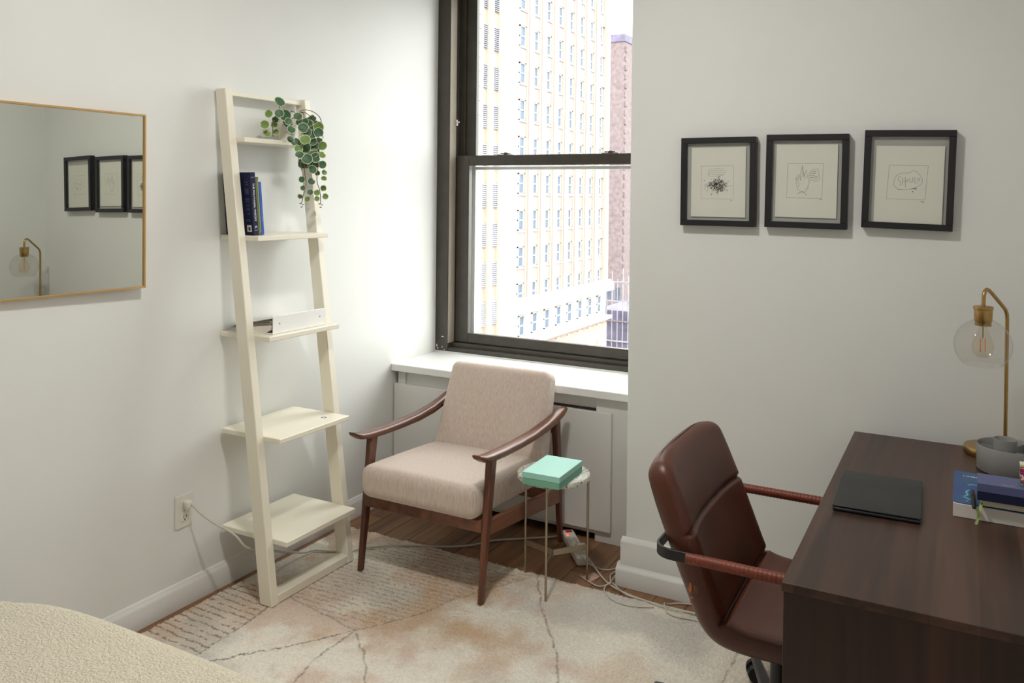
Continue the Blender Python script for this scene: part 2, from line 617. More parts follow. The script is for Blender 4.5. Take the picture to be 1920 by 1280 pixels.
# ------------------------------------------------------------------ room shell
RW, CEIL, YP, YB = 2.80, 2.95, 3.15, -1.3      # right wall x, ceiling z, picture wall y, rear wall y
ST = dict(kind='structure')
floor = tag(MB().box((-0.12, YB - 0.1, -0.12), (RW + 0.12, 4.1, -0.008)).build('floor', M_FLOOR), 'brown wooden plank floor around the rug', kind='structure')
pw = 0.127
plank_meshes = {}
x = 0.0
row = 0
while x < RW - 0.01:
    x1 = min(x + pw, RW)
    y = YB - random.uniform(0, 0.9)
    while y < 3.83:
        ln = random.choice((0.9, 1.2, 1.5))
        a, b = max(y, YB), min(y + ln, 3.83)
        if b - a > 0.05:
            o = MB().box((x + 0.0008, a + 0.0008, -0.008), (x1 - 0.0008, b - 0.0008, random.uniform(-0.0006, 0.0))).build('plank', M_FLOOR, floor, bevel=0.0012, seg=1)
        y += ln
    x = x1
    row += 1
tag(MB().box((-0.12, YB - 0.1, CEIL), (RW + 0.12, 4.1, CEIL + 0.1)).build('ceiling', M_CEIL), kind='structure')
tag(MB().box((-0.12, YB - 0.1, 0), (0, 4.1, CEIL)).build('wall_left', M_WALL), kind='structure')
tag(MB().box((RW, YB - 0.1, 0), (RW + 0.12, YP, CEIL)).build('wall_right', M_WALL), kind='structure')
tag(MB().box((0, YB - 0.1, 0), (RW, YB, CEIL)).build('wall_rear', M_WALL), kind='structure')
tag(MB().box((1.38, YP, 0), (RW + 0.12, 4.1, CEIL)).build('wall_front', M_WALL, bevel=0.003), kind='structure')
wf = tag(MB().box((0, 3.83, 2.78), (1.38, 4.1, CEIL)).box((0, 3.75, 0), (1.38, 4.1, 0.652)).box((0, 3.83, 0.652), (1.38, 4.1, 0.695)).build('wall_window', M_WALL), kind='structure')

bl = tag(MB().prism([(0, 0), (0.016, 0), (0.016, 0.072), (0.013, 0.079), (0.0095, 0.083), (0.006, 0.092), (0, 0.095)], 1, YB, 3.47).build('baseboard_left', M_TRIM), kind='structure')
bf = tag(MB().prism([(YP, 0), (3.110, 0), (3.110, 0.066), (3.116, 0.074), (3.122, 0.077), (3.127, 0.086), (YP, 0.088)], 0, 1.352, RW).build('baseboard_front', M_TRIM, bevel=0.001, seg=1), kind='structure')
tag(MB().prism([(YP, 0.084), (3.126, 0.084), (3.126, 0.176), (YP, 0.190)], 0, 1.366, RW).build('trim_1', M_TRIM, bevel=0.001, seg=1), 'white painted block with sloped cap above the front baseboard', kind='structure')
br = tag(MB().box((RW - 0.016, YB, 0), (RW, 3.09, 0.09)).build('baseboard_right', M_TRIM, bevel=0.003), kind='structure')
tag(MB().box((0.0, 3.43, 0.652), (1.38, 3.84, 0.688)).build('trim_2', M_SILL, bevel=0.003), 'deep white window sill board over the radiator cover', kind='structure')

# ------------------------------------------------------------------ sash window
win = thing('window_1', (0.7, 3.83, 0.695), 'tall dark bronze double-hung sash window', kind='structure')
fr = MB()
fr.box((0.0, 3.83, 0.695), (0.080, 3.995, 2.78)).box((1.30, 3.83, 0.695), (1.38, 3.995, 2.78)).box((0.080, 3.83, 2.70), (1.30, 3.995, 2.78))
fr.box((0.080, 3.835, 0.695), (1.30, 3.872, 0.716)).box((0.080, 3.872, 0.695), (1.30, 3.995, 0.738))
fr.build('frame', M_FRAME, win, bevel=0.003)
M_JAMBTAN = mat('jamb_strip_tan', srgb(150, 140, 127), 0.5, var=0.05)  # tan for thin strips on the jambs' inner faces, paler than the frame
MB().box((0.0802, 3.833, 0.740), (0.0835, 3.893, 2.70)).build('jamb_strip', M_JAMBTAN, win)
MB().box((1.2965, 3.833, 0.740), (1.2998, 3.893, 2.70)).build('jamb_strip', M_JAMBTAN, win)
MB().box((0.080, 3.936, 0.738), (0.115, 3.944, 2.70)).build('track', M_FRAME, win, bevel=0.001, seg=1)
MB().box((1.265, 3.936, 0.738), (1.30, 3.944, 2.70)).build('track', M_FRAME, win, bevel=0.001, seg=1)


def sash(name, y0, y1, z0, z1, st, bot, top):
    s = MB()
    s.box((0.086, y0, z0), (st, y1, z1)).box((1.38 - st, y0, z0), (1.294, y1, z1))
    s.box((st, y0, z0), (1.38 - st, y1, z0 + bot)).box((st, y0, z1 - top), (1.38 - st, y1, z1))
    o = s.build(name, M_FRAME, win, bevel=0.003)
    ym = (y0 + y1) / 2
    MB().box((st - 0.003, ym - 0.002, z0 + bot - 0.003), (1.383 - st, ym + 0.002, z1 - top + 0.003)).build('pane', M_PANE, o)
    return o


lower = sash('lower_sash', 3.895, 3.930, 0.740, 1.765, 0.168, 0.053, 0.055)
upper = sash('upper_sash', 3.947, 3.978, 1.735, 2.70, 0.178, 0.03, 0.05)
sf = MB()
sf.box((0.082, 4.00, 0.74), (0.148, 4.02, 2.74)).box((1.235, 4.00, 0.74), (1.30, 4.02, 2.74)).box((0.148, 4.00, 0.74), (1.235, 4.02, 0.765)).box((0.148, 4.00, 1.690), (1.235, 4.02, 1.708)).box((0.148, 4.00, 2.70), (1.235, 4.02, 2.74))
sf.build('storm_frame', M_STORM, win, bevel=0.002)
for lx in (0.385, 0.985):
    lk = MB().box((lx - 0.045, 3.906, 1.765), (lx + 0.045, 3.928, 1.769))
    lk.cyl((lx, 3.917, 1.768), (lx, 3.917, 1.780), 0.012, 0.010, 12).box((lx - 0.03, 3.911, 1.771), (lx + 0.028, 3.923, 1.777))
    lk.build('sash_lock', M_FRAME, win, bevel=0.001, seg=1)
hk = MB().box((0.084, 3.884, 1.93), (0.094, 3.894, 1.962)).cyl((0.089, 3.889, 1.945), (0.112, 3.880, 1.948), 0.004, 0.003, 8)
hk.build('white_hook', M_WHITEPL, win)
chips = MB()
for (cx, cz, cw, ch) in ((0.050, 0.772, 0.010, 0.005), (0.012, 0.722, 0.006, 0.010), (0.018, 0.707, 0.008, 0.006), (0.047, 0.716, 0.004, 0.006), (0.060, 0.702, 0.005, 0.004)):
    k = 7
    ring = [(cx + cw * math.cos(2 * math.pi * i / k) * random.uniform(0.5, 1), 3.829, cz + ch * math.sin(2 * math.pi * i / k) * random.uniform(0.5, 1)) for i in range(k)]
    chips.add(ring, [tuple(range(k))])
chips.build('paint_chips', M_WHITEPL, win)

# ------------------------------------------------------------------ radiator cover under the sill
rc = thing('radiator_cover', (0.69, 3.47, 0.0), 'white radiator enclosure with a loose front board below the window sill', 'radiator cover')
MB().box((0.006, 3.450, 0.056), (1.192, 3.468, 0.586)).build('front_board', M_PANEL, rc, bevel=0.0015, seg=1)
MB().box((1.112, 3.4695, 0.0), (1.379, 3.50, 0.651)).build('side_board', M_PANEL, rc, bevel=0.001, seg=1)
MB().box((0.017, 3.4695, 0.0), (0.062, 3.50, 0.651)).build('side_board', M_PANEL, rc, bevel=0.001, seg=1)
MB().box((0.062, 3.480, 0.03), (1.112, 3.492, 0.651)).build('back_board', M_PANEL, rc)
MB().box((0.80, 3.4702, 0.588), (1.1115, 3.4795, 0.596)).build('shadow_slot', M_SLOT, rc)  # dark strip modelled in for the thin shadow line above the front board

# ------------------------------------------------------------------ rug (pile with woven pattern)
RX0, RX1, RY0, RY1 = 0.055, 2.62, 0.55, 3.025
gs = 0.0041
nx, ny = int((RX1 - RX0) / gs), int((RY1 - RY0) / gs)
gx = RX0 + (np.arange(nx + 1)) * gs
gy = RY0 + (np.arange(ny + 1)) * gs
X, Y = np.meshgrid(gx, gy)


def vnoise(X, Y, sc, seed):
    r = np.random.default_rng(seed)
    N = 64
    g = r.random((N, N))
    u, v = X * sc + 100, Y * sc + 100
    i, j = np.floor(u).astype(int), np.floor(v).astype(int)
    a, b = u - i, v - j
    a, b = a * a * (3 - 2 * a), b * b * (3 - 2 * b)
    i0, j0, i1, j1 = i % N, j % N, (i + 1) % N, (j + 1) % N
    return (g[i0, j0] * (1 - a) + g[i1, j0] * a) * (1 - b) + (g[i0, j1] * (1 - a) + g[i1, j1] * a) * b


def fbm(X, Y, sc, seed):
    return sum(vnoise(X, Y, sc * 2 ** k, seed + k) * 0.5 ** (k + 1) for k in range(4)) / 0.9375


wob = 0.010
Xw = X + (vnoise(X, Y, 22, 1) - 0.5) * wob + (vnoise(X, Y, 90, 3) - 0.5) * 0.006
Yw = Y + (vnoise(X, Y, 22, 2) - 0.5) * wob + (vnoise(X, Y, 90, 4) - 0.5) * 0.006


def seg_d(ax, ay, bx, by):
    dx, dy = bx - ax, by - ay
    t = np.clip(((Xw - ax) * dx + (Yw - ay) * dy) / (dx * dx + dy * dy), 0, 1)
    return np.hypot(Xw - ax - t * dx, Yw - ay - t * dy)


def poly_d(pts):
    d = np.full(X.shape, 9.0)
    for (a, b) in zip(pts[:-1], pts[1:]):
        d = np.minimum(d, seg_d(*a, *b))
    return d


def inside(pts):
    ins = np.zeros(X.shape, bool)
    n = len(pts)
    for k in range(n):
        x0, y0 = pts[k]
        x1, y1 = pts[(k + 1) % n]
        c = ((y0 > Yw) != (y1 > Yw)) & (Xw < (x1 - x0) * (Yw - y0) / (y1 - y0 + 1e-12) + x0)
        ins ^= c
    return ins


cream, tan, pink, greyc, line = [np.array(srgb(*c)[:3]) for c in ((234, 227, 212), (206, 178, 148), (217, 196, 179), (206, 201, 190), (100, 90, 78))]
n1 = fbm(X, Y * 0.8, 5.0, 10)
n2 = fbm(X, Y, 6.5, 20)
n3 = fbm(X, Y, 3.5, 30)
C = cream[None, None, :] * np.ones(X.shape + (1,))


def mixc(C, col, w):
    w = np.clip(w, 0, 1)[..., None]
    return C * (1 - w) + col * w


C = mixc(C, tan, (n1 - 0.50) * 6.0 * np.clip(1.15 - (X - 0.5) * 0.75, 0.25, 1))
C = mixc(C, pink, (n2 - 0.50) * 6 * np.clip(1.2 - (X - 0.6) * 0.5, 0.2, 1))
C = mixc(C, greyc, (n3 - 0.5) * 5)
zone1 = [(0.0, 1.70), (0.36, 1.80), (0.335, 1.99), (0.329, 2.115), (0.302, 2.29), (0.20, 2.40), (0.0, 2.42)]
zone2 = [(0.318, 2.378), (0.695, 2.308), (0.828, 2.515), (0.869, 2.671), (1.036, 2.974), (1.06, 3.1), (0.35, 3.1), (0.31, 2.751)]
brk = vnoise(X, Y, 70, 40)
lw = 0.0030
zr = np.sin((Yw + 0.03 * Xw) * 2 * math.pi / 0.0335)
s1 = inside(zone1) & (zr > 0.80) & (brk > 0.26)
zr2 = np.sin((Yw - 0.05 * Xw) * 2 * math.pi / 0.0285)
s2 = inside(zone2) & (zr2 > 0.80) & (brk > 0.30)
C = mixc(C, tan, inside(zone1) * 0.25 + 0.0)
C = mixc(C, tan, inside(zone2) * 0.15)
C = mixc(C, line, s1 * 0.72)
C = mixc(C, line, s2 * 0.50)
lines = [
    ([(0.344, 1.845), (0.333, 1.987), (0.329, 2.115), (0.302, 2.288)], 0.75),
    ([(0.695, 2.308), (0.523, 2.065), (0.344, 1.845)], 0.8),
    ([(0.695, 2.308), (0.694, 2.088), (0.73, 1.969), (0.80, 1.6), (0.9, 1.1)], 0.7),
    ([(0.695, 2.308), (0.817, 2.203), (0.923, 2.079), (1.1, 1.7), (1.2, 1.2)], 0.7),
    ([(0.318, 2.378), (0.695, 2.308)], 0.6),
    ([(0.695, 2.308), (0.828, 2.515), (0.869, 2.671), (1.036, 2.974)], 0.55),
    ([(1.05, 3.03), (1.07, 2.985), (1.189, 2.779), (1.306, 2.612), (1.372, 2.525), (1.448, 2.378), (1.7, 1.9), (1.9, 1.3)], 0.7),
    ([(1.915, 2.95), (1.906, 2.833), (1.903, 2.636), (1.95, 2.2)], 0.55),
    ([(0.16, 2.36), (0.30, 2.62), (0.31, 2.75)], 0.3)]
for pts, wgt in lines:
    d = poly_d(pts)
    C = mixc(C, line, np.clip(1.5 - d / lw, 0, 1) * wgt * (0.45 + 0.55 * (brk > 0.33)))
spk = rng.random(X.shape)
C = C * (0.86 + 0.22 * spk)[..., None]
Z = 0.0105 + 0.0055 * rng.random(X.shape) + 0.0035 * (fbm(X, Y, 14, 50) - 0.5) - 0.0015 * np.maximum(s1, s2)
edge = np.minimum(np.minimum(X - RX0, RX1 - X), np.minimum(Y - RY0, RY1 - Y))
Z = np.where(edge < gs * 1.5, 0.004 + 0.003 * rng.random(X.shape), Z)
Xo = X + (rng.random(X.shape) - 0.5) * 0.003
Yo = Y + (rng.random(X.shape) - 0.5) * 0.003 + np.where(Y > RY1 - 0.02, (vnoise(X, Y, 40, 60) - 0.5) * 0.012, 0)
V = np.stack([Xo, Yo, Z], -1).reshape(-1, 3)
W = nx + 1
ii = (np.arange(ny)[:, None] * W + np.arange(nx)[None, :]).ravel()
F = np.stack([ii, ii + 1, ii + W + 1, ii + W], -1)
rug_me = bpy.data.meshes.new('rug')
rug_me.vertices.add(len(V))
rug_me.vertices.foreach_set('co', V.ravel())
rug_me.loops.add(F.size)
rug_me.loops.foreach_set('vertex_index', F.ravel().astype(np.int32))
rug_me.polygons.add(len(F))
rug_me.polygons.foreach_set('loop_start', (np.arange(len(F)) * 4).astype(np.int32))
rug_me.update(calc_edges=True)
att = rug_me.color_attributes.new('yarn', 'FLOAT_COLOR', 'POINT')
att.data.foreach_set('color', np.concatenate([C.reshape(-1, 3), np.ones((len(V), 1))], 1).astype(np.float32).ravel())
M_RUG = mat('rug_yarn', (1, 1, 1, 1), 0.95, sheen=0.2)
_nt = M_RUG.node_tree
_at = _nt.nodes.new('ShaderNodeAttribute')
_at.attribute_name = 'yarn'
_nt.links.new(_at.outputs['Color'], _nt.nodes['Principled BSDF'].inputs['Base Color'])
rug_me.materials.append(M_RUG)
rug = thing('rug', (1.3, 1.8, 0.0), 'large cream and beige pile rug with thin dark lines and striped panels', 'rug')
pile = child('pile', rug_me, rug, loc=(-1.3, -1.8, 0))
MB().box((RX0 + 0.004, RY0 + 0.004, 0.0003), (RX1 - 0.004, RY1 - 0.004, 0.004)).build('backing', M_GREYPAPER, rug)

# ------------------------------------------------------------------ wall mirror
MY1, MZ0, MZ1, MW = 1.954, 1.212, 1.818, 0.70
mir = thing('wall_mirror', (0.034, MY1, MZ0), 'wide rectangular wall mirror in a thin gold frame', 'mirror')
mir.rotation_euler = (0, math.radians(-0.3), -0.026)
fw, fd = 0.007, 0.015
MB().box((-0.006, -MW + fw, fw), (-0.002, -fw, MZ1 - MZ0 - fw)).build('mirror_glass', M_MIRROR, mir, local=True, smooth=False)
g = MB()
h = MZ1 - MZ0
g.box((-fd, -MW, 0), (0.004, 0, fw)).box((-fd, -MW, h - fw), (0.004, 0, h)).box((-fd, -fw, fw), (0.004, 0, h - fw)).box((-fd, -MW, fw), (0.004, -MW + fw, h - fw))
g.build('frame', M_GOLD, mir, bevel=0.001, seg=1, local=True)
MB().box((-fd, -MW + fw, fw), (-0.007, -fw, h - fw)).build('backing', M_BLACKPL, mir, local=True)

# ------------------------------------------------------------------ leaning ladder shelf
ls = thing('ladder_shelf', (0.16, 2.515, 0.012), 'cream painted leaning ladder shelf with five boards against the wall', 'shelf')
ZB, ZT = 0.0145, 1.950


def post_x(z):
    return 0.010 + (ZT - z) * 0.1315


for (ya, yb) in ((2.278, 2.314), (2.713, 2.749)):
    b0, t0 = post_x(ZB), post_x(ZT)
    MB().hexa([(b0, ya, ZB), (b0 + 0.062, ya, ZB), (b0 + 0.062, yb, ZB), (b0, yb, ZB)],
              [(t0, ya, ZT), (t0 + 0.054, ya, ZT), (t0 + 0.054, yb, ZT), (t0, yb, ZT)]).build('post', M_SHELF, ls, bevel=0.0025)
b0 = post_x(ZB)
MB().box((b0 + 0.004, 2.313, ZB), (b0 + 0.058, 2.714, ZB + 0.034)).build('foot_rail', M_SHELF, ls, bevel=0.0025)
MB().box((0.016, 2.313, 1.925), (0.050, 2.714, 1.943)).build('top_rail', M_SHELF, ls, bevel=0.002)
SHELVES = [(0.252, 0.022, 0.362), (0.630, 0.018, 0.325), (1.007, 0.010, 0.268), (1.384, 0.006, 0.205), (1.762, 0.012, 0.130)]
for (z, xa, xb) in SHELVES:
    MB().box((xa, 2.3145, z - 0.019), (xb, 2.7125, z)).build('shelf_board', M_SHELF, ls, bevel=0.002)
MB().lathe([(0.006, 0), (0.009, 0.0008), (0.012, 0)], (0.255, 2.635, 0.630), 20).build('grommet_ring', M_GREYPRINT, ls)

# ------------------------------------------------------------------ trailing plant on the top board
plant = thing('potted_vine', (0.072, 2.60, 1.763), 'trailing potted vine with round cream-edged leaves hanging from the top shelf', 'plant')
MB().lathe([(0.0, 0.0005), (0.036, 0.0005), (0.048, 0.085), (0.051, 0.092), (0.047, 0.092), (0.043, 0.080), (0.0, 0.080)], (0.072, 2.60, 1.763), 28).build('pot', M_POT, plant)
LEAF = [(2.53, 1.858, 0.0154), (2.56, 1.813, 0.0185), (2.476, 1.833, 0.0127), (2.489, 1.798, 0.0146), (2.573, 1.841, 0.0112), (2.649, 1.823, 0.0182), (2.647, 1.798, 0.0171), (2.606, 1.79, 0.0169), (2.568, 1.763, 0.0186), (2.625, 1.744, 0.0188), (2.678, 1.749, 0.016), (2.579, 1.734, 0.0186), (2.532, 1.726, 0.0155), (2.537, 1.702, 0.0147), (2.582, 1.688, 0.0186), (2.631, 1.697, 0.0181), (2.673, 1.709, 0.0134), (2.671, 1.668, 0.0143), (2.569, 1.663, 0.013), (2.615, 1.646, 0.015), (2.685, 1.636, 0.0096), (2.65, 1.634, 0.0093), (2.684, 1.61, 0.0107), (2.611, 1.597, 0.0131), (2.554, 1.605, 0.0111), (2.686, 1.571, 0.0107), (2.56, 1.57, 0.0093), (2.603, 1.553, 0.0112), (2.639, 1.552, 0.0106), (2.69, 1.537, 0.0107), (2.647, 1.527, 0.0095), (2.547, 1.536, 0.0092), (2.588, 1.525, 0.0101), (2.594, 1.834, 0.0131), (2.518, 1.754, 0.0147), (2.49, 1.764, 0.0127), (2.605, 1.838, 0.0112),
        (2.486, 1.909, 0.0193), (2.43, 1.864, 0.014), (2.409, 1.817, 0.015), (2.459, 1.822, 0.0124), (2.424, 1.783, 0.0139), (2.474, 1.793, 0.0113), (2.466, 1.842, 0.0113), (2.521, 1.861, 0.02), (2.533, 1.839, 0.0201), (2.485, 1.863, 0.0159)]
for _k in range(34):
    _t = random.random()
    LEAF.insert(37, (random.gauss(2.585, 0.045) + 0.02 * _t, 1.66 + 0.20 * _t, random.uniform(0.011, 0.016)))
NF = len(LEAF) - 10
LIGHT = {5, 8, 10, 12, 20, 22, 25, 29, 38, 39, 40, 41, 42, 16, 28, 30, 32, 31}


def leaf_mesh(name, m, rim=0.86):
    b = MB()
    n = 14
    vs = [(0, 0, 0)]
    for k, rr in enumerate((0.5, rim, 1.0)):
        for j in range(n):
            a = 2 * math.pi * j / n
            notch = 1.0 - 0.22 * math.exp(-((a - math.pi) / 0.22) ** 2)
            vs.append((rr * math.cos(a) * notch, rr * math.sin(a) * 0.95, 0.16 * rr * rr - 0.05 * math.cos(2 * a) * rr))
    fs = [(0, 1 + j, 1 + (j + 1) % n) for j in range(n)]
    b.add(vs, fs, 0)
    for k in range(2):
        f2 = [(1 + k * n + j, 1 + (k + 1) * n + j, 1 + (k + 1) * n + (j + 1) % n, 1 + k * n + (j + 1) % n) for j in range(n)]
        b.f += f2
        b.mi += [1 if k == 1 else 0] * n
    o = b.build(name, [m, M_RIM], angle=80)
    me = o.data
    bpy.data.objects.remove(o)
    return me


LM_D, LM_L = leaf_mesh('leaf', M_LEAFD, 0.90), leaf_mesh('leaf', M_LEAFL, 0.88)
base = Vector((0.072, 2.60, 1.763))
for i, (y, z, r) in enumerate(LEAF):
    xx = (0.2 if i < NF else 0.14) - (0.03 if 37 <= i < NF else 0) + random.uniform(-0.03, 0.03)
    # a step nearer or farther slides the leaf along so it keeps its place in the cluster
    y += (0.2 - xx if i < NF else 0.14 - xx) * 0.95
    nrm = Vector((0.75 + random.uniform(-0.35, 0.35), -0.62 + random.uniform(-0.4, 0.4), 0.25 + random.uniform(-0.4, 0.35))).normalized()
    q = nrm.to_track_quat('Z', 'Y') @ Euler((0, 0, random.uniform(0, 6.28))).to_quaternion()
    o = child('leaf', LM_L if (i in LIGHT or (i >= NF and i - NF + 37 in LIGHT)) else LM_D, plant, loc=Vector((xx, y, z)) - base, rot=q.to_euler(), scale=(r * 1.28,) * 3)
STEMS = [[(0.08, 2.60, 1.84), (0.13, 2.57, 1.885), (0.19, 2.58, 1.83), (0.20, 2.60, 1.74), (0.195, 2.575, 1.66), (0.195, 2.585, 1.59), (0.2, 2.565, 1.545), (0.2, 2.555, 1.508)],
         [(0.075, 2.61, 1.84), (0.14, 2.62, 1.885), (0.19, 2.64, 1.84), (0.2, 2.655, 1.75), (0.195, 2.655, 1.66), (0.195, 2.65, 1.60), (0.2, 2.662, 1.56), (0.2, 2.668, 1.505)],
         [(0.07, 2.59, 1.845), (0.10, 2.53, 1.865), (0.135, 2.47, 1.855), (0.14, 2.452, 1.82), (0.14, 2.455, 1.77)],
         [(0.07, 2.60, 1.84), (0.16, 2.60, 1.88), (0.20, 2.555, 1.80), (0.2, 2.53, 1.72), (0.195, 2.56, 1.64)],
         [(0.07, 2.61, 1.845), (0.10, 2.67, 1.90), (0.17, 2.69, 1.87), (0.195, 2.685, 1.78)],
         [(0.07, 2.59, 1.84), (0.12, 2.51, 1.89), (0.14, 2.49, 1.908)]]
for s in STEMS:
    MB().tube(smooth_path(s, 6), 0.0016, 6).build('stem', M_STEM, plant)
for (y, z) in ((2.548, 1.508), (2.562, 1.503), (2.555, 1.494), (2.662, 1.506), (2.676, 1.502), (2.668, 1.492)):
    MB().rbox((0.2, y, z), (0.006, 0.009, 0.004), 0.0019, 2).build('bud', M_STEM, plant)

# ------------------------------------------------------------------ books on the second board


def book(name, y0, th, depth, hgt, cover, label, xfront=0.152, z0=1.3845, lean=0.0):
    b = thing(name, (xfront, y0, z0), label, 'book', 'books on the shelf')
    b.rotation_euler = (math.radians(lean), 0, 0)
    cv = MB()
    cv.box((-depth, 0, 0), (0, 0.0022, hgt)).box((-depth, th - 0.0022, 0), (0, th, hgt)).box((-0.003, 0.0022, 0), (0, th - 0.0022, hgt))
    cv.build('cover', cover, b, bevel=0.0006, seg=1, local=True)
    MB().box((-depth + 0.004, 0.0022, 0.004), (-0.0031, th - 0.0022, hgt - 0.004)).build('pages', M_PAGES, b, local=True)
    return b


LEAN = 5.6
b1 = book('book', 2.345, 0.0265, 0.147, 0.2425, M_NAVY, 'thick navy hardback with white spine lettering, leaning on the shelf post', lean=LEAN)
text('spine_title', 'THE POLYVAGAL THEORY', 0.0125, frame_mtx((0.0004, 0.014, 0.127), (0, 0, -1), (0, 1, 0)), M_WHITEPRINT, b1, 1.0)
text('publisher_mark', 'K', 0.016, frame_mtx((0.0004, 0.014, 0.031), (0, 0, -1), (0, 1, 0)), M_WHITEPRINT, b1)
MB().box((0.0002, 0.007, 0.0185), (0.0005, 0.022, 0.0195)).build('spine_rule', M_WHITEPRINT, b1, local=True)
MB().box((0.0001, 0.0245, 0.02), (0.0005, 0.0251, 0.20)).build('spine_line', M_GREYPRINT, b1, local=True)
MB().box((0.0001, 0.003, 0.222), (0.0005, 0.0235, 0.2255)).build('spine_band', M_GREYPRINT, b1, local=True)
pr_ = MB()
for (zz, n, w) in ((0.205, 1, 0.020), (0.196, 1, 0.014), (0.178, 5, 0.020), (0.142, 4, 0.020), (0.118, 2, 0.018), (0.105, 3, 0.018), (0.086, 2, 0.014), (0.060, 2, 0.022)):
    for k in range(n):
        pr_.box((-0.012 - w, -0.0003, zz - k * 0.0045), (-0.012, 0.0, zz - k * 0.0045 + 0.0018))
pr_.build('cover_print', M_GREYPRINT, b1, local=True)
MB().box((-0.032, -0.0006, 0.014), (-0.009, 0.0, 0.040)).build('barcode_label', M_WHITEPRINT, b1, local=True)
bc = MB()
for k in range(9):
    bc.box((-0.025 + k * 0.0012, -0.0009, 0.019), (-0.025 + k * 0.0012 + 0.0006, -0.0006, 0.032))
bc.build('barcode', M_SLOT, b1, local=True)
b2 = book('book', 2.3725, 0.018, 0.128, 0.2255, M_OLIVE, 'olive green paperback between the navy hardback and the blue book', xfront=0.148, lean=LEAN)
MB().box((0.0002, 0.012, 0.01), (0.0005, 0.0155, 0.215)).build('spine_stripe', M_GREENRIB, b2, local=True)
b3 = book('book', 2.3915, 0.013, 0.125, 0.2075, M_BLUE, 'slim bright blue paperback at the right end of the books', xfront=0.148, lean=LEAN)
text('spine_title', 'l l  ill  l', 0.008, frame_mtx((0.0004, 0.0065, 0.06), (0, 0, -1), (0, 1, 0)), M_CYAN, b3)

# ------------------------------------------------------------------ binder on the middle board
bd = thing('ring_binder', (0.245, 2.51, 1.0075), 'white ring binder lying flat with papers bulging out', 'binder')
zb = 1.0078
y0, y1 = 2.362, 2.660
MB().box((0.235, y0, zb), (0.2385, y1, zb + 0.069)).build('spine', M_BINDER, bd, bevel=0.001, seg=1)
MB().box((0.014, y0, zb), (0.235, y1, zb + 0.003)).build('lower_cover', M_BINDER, bd, bevel=0.0008, seg=1)
MB().hexa([(0.014, y0, zb + 0.018), (0.2345, y0, zb + 0.063), (0.2345, y1, zb + 0.063), (0.014, y1, zb + 0.018)],
          [(0.014, y0, zb + 0.021), (0.2345, y0, zb + 0.066), (0.2345, y1, zb + 0.066), (0.014, y1, zb + 0.021)]).build('upper_cover', M_BINDER, bd, bevel=0.0008, seg=1)
sheaf = [(0.022, zb + 0.0035), (0.20, zb + 0.0035), (0.222, zb + 0.016), (0.228, zb + 0.034), (0.20, zb + 0.046), (0.14, zb + 0.036), (0.07, zb + 0.024), (0.022, zb + 0.015)]
MB().prism([(a, c) for a, c in sheaf[:4]] + [(0.13, zb + 0.020), (0.022, zb + 0.009)], 1, y0 + 0.004, y1 - 0.01).build('paper_sheaf', M_PAGEW, bd)
for k in range(5):
    u = k / 4
    a = smooth_path([(0.022, 0, zb + 0.0095 + 0.006 * u), (0.08, 0, zb + 0.0150 + 0.010 * u), (0.14, 0, zb + 0.0215 + 0.015 * u), (0.20, 0, zb + 0.031 + 0.017 * u), (0.226, 0, zb + 0.0345 + 0.010 * u)], 4)
    p = MB()
    yy0 = y0 + 0.003 + random.uniform(0, 0.006)
    n = len(a)
    vs = [(q.x, yy0, q.z) for q in a] + [(q.x, y1 - 0.008, q.z) for q in a] + [(q.x, yy0, q.z + 0.0012) for q in a] + [(q.x, y1 - 0.008, q.z + 0.0012) for q in a]
    p.add(vs, [(i, i + 1, n + i + 1, n + i) for i in range(n - 1)] + [(2 * n + i, 3 * n + i, 3 * n + i + 1, 2 * n + i + 1) for i in range(n - 1)] + [(i, 2 * n + i, 2 * n + i + 1, i + 1) for i in range(n - 1)])
    p.build('loose_sheet', M_GREYPAPER if k % 2 else M_PAGEW, bd)
for yy in (y0 + 0.035, y1 - 0.035):
    rv = MB().cyl((0.2385, yy, zb + 0.038), (0.2397, yy, zb + 0.038), 0.0035, 0.0028, 12)
    rv.build('rivet', M_STEEL, bd)

# ------------------------------------------------------------------ wall outlet and long cord
ou = thing('wall_outlet', (0.0, 2.151, 0.357), 'white double wall outlet low on the left wall', 'outlet')
MB().box((0.0, 2.111, 0.295), (0.006, 2.191, 0.420)).build('cover_plate', M_WHITEPL, ou, bevel=0.003)
for zc in (0.383, 0.333):
    sk = MB().rbox((0.0065, 2.151, zc), (0.004, 0.034, 0.030), 0.0018, 2).build('socket', M_WHITEPL, ou)
    sl = MB()
    for yy in (2.145, 2.158):
        sl.box((0.0080, yy - 0.001, zc), (0.0090, yy + 0.001, zc + 0.008))
    sl.box((0.0080, 2.149, zc - 0.010), (0.0090, 2.154, zc - 0.005))
    sl.build('slots', M_SLOT, sk)
MB().cyl((0.005, 2.151, 0.358), (0.0072, 2.151, 0.358), 0.003, 0.003, 10).build('screw', M_STEEL, ou)

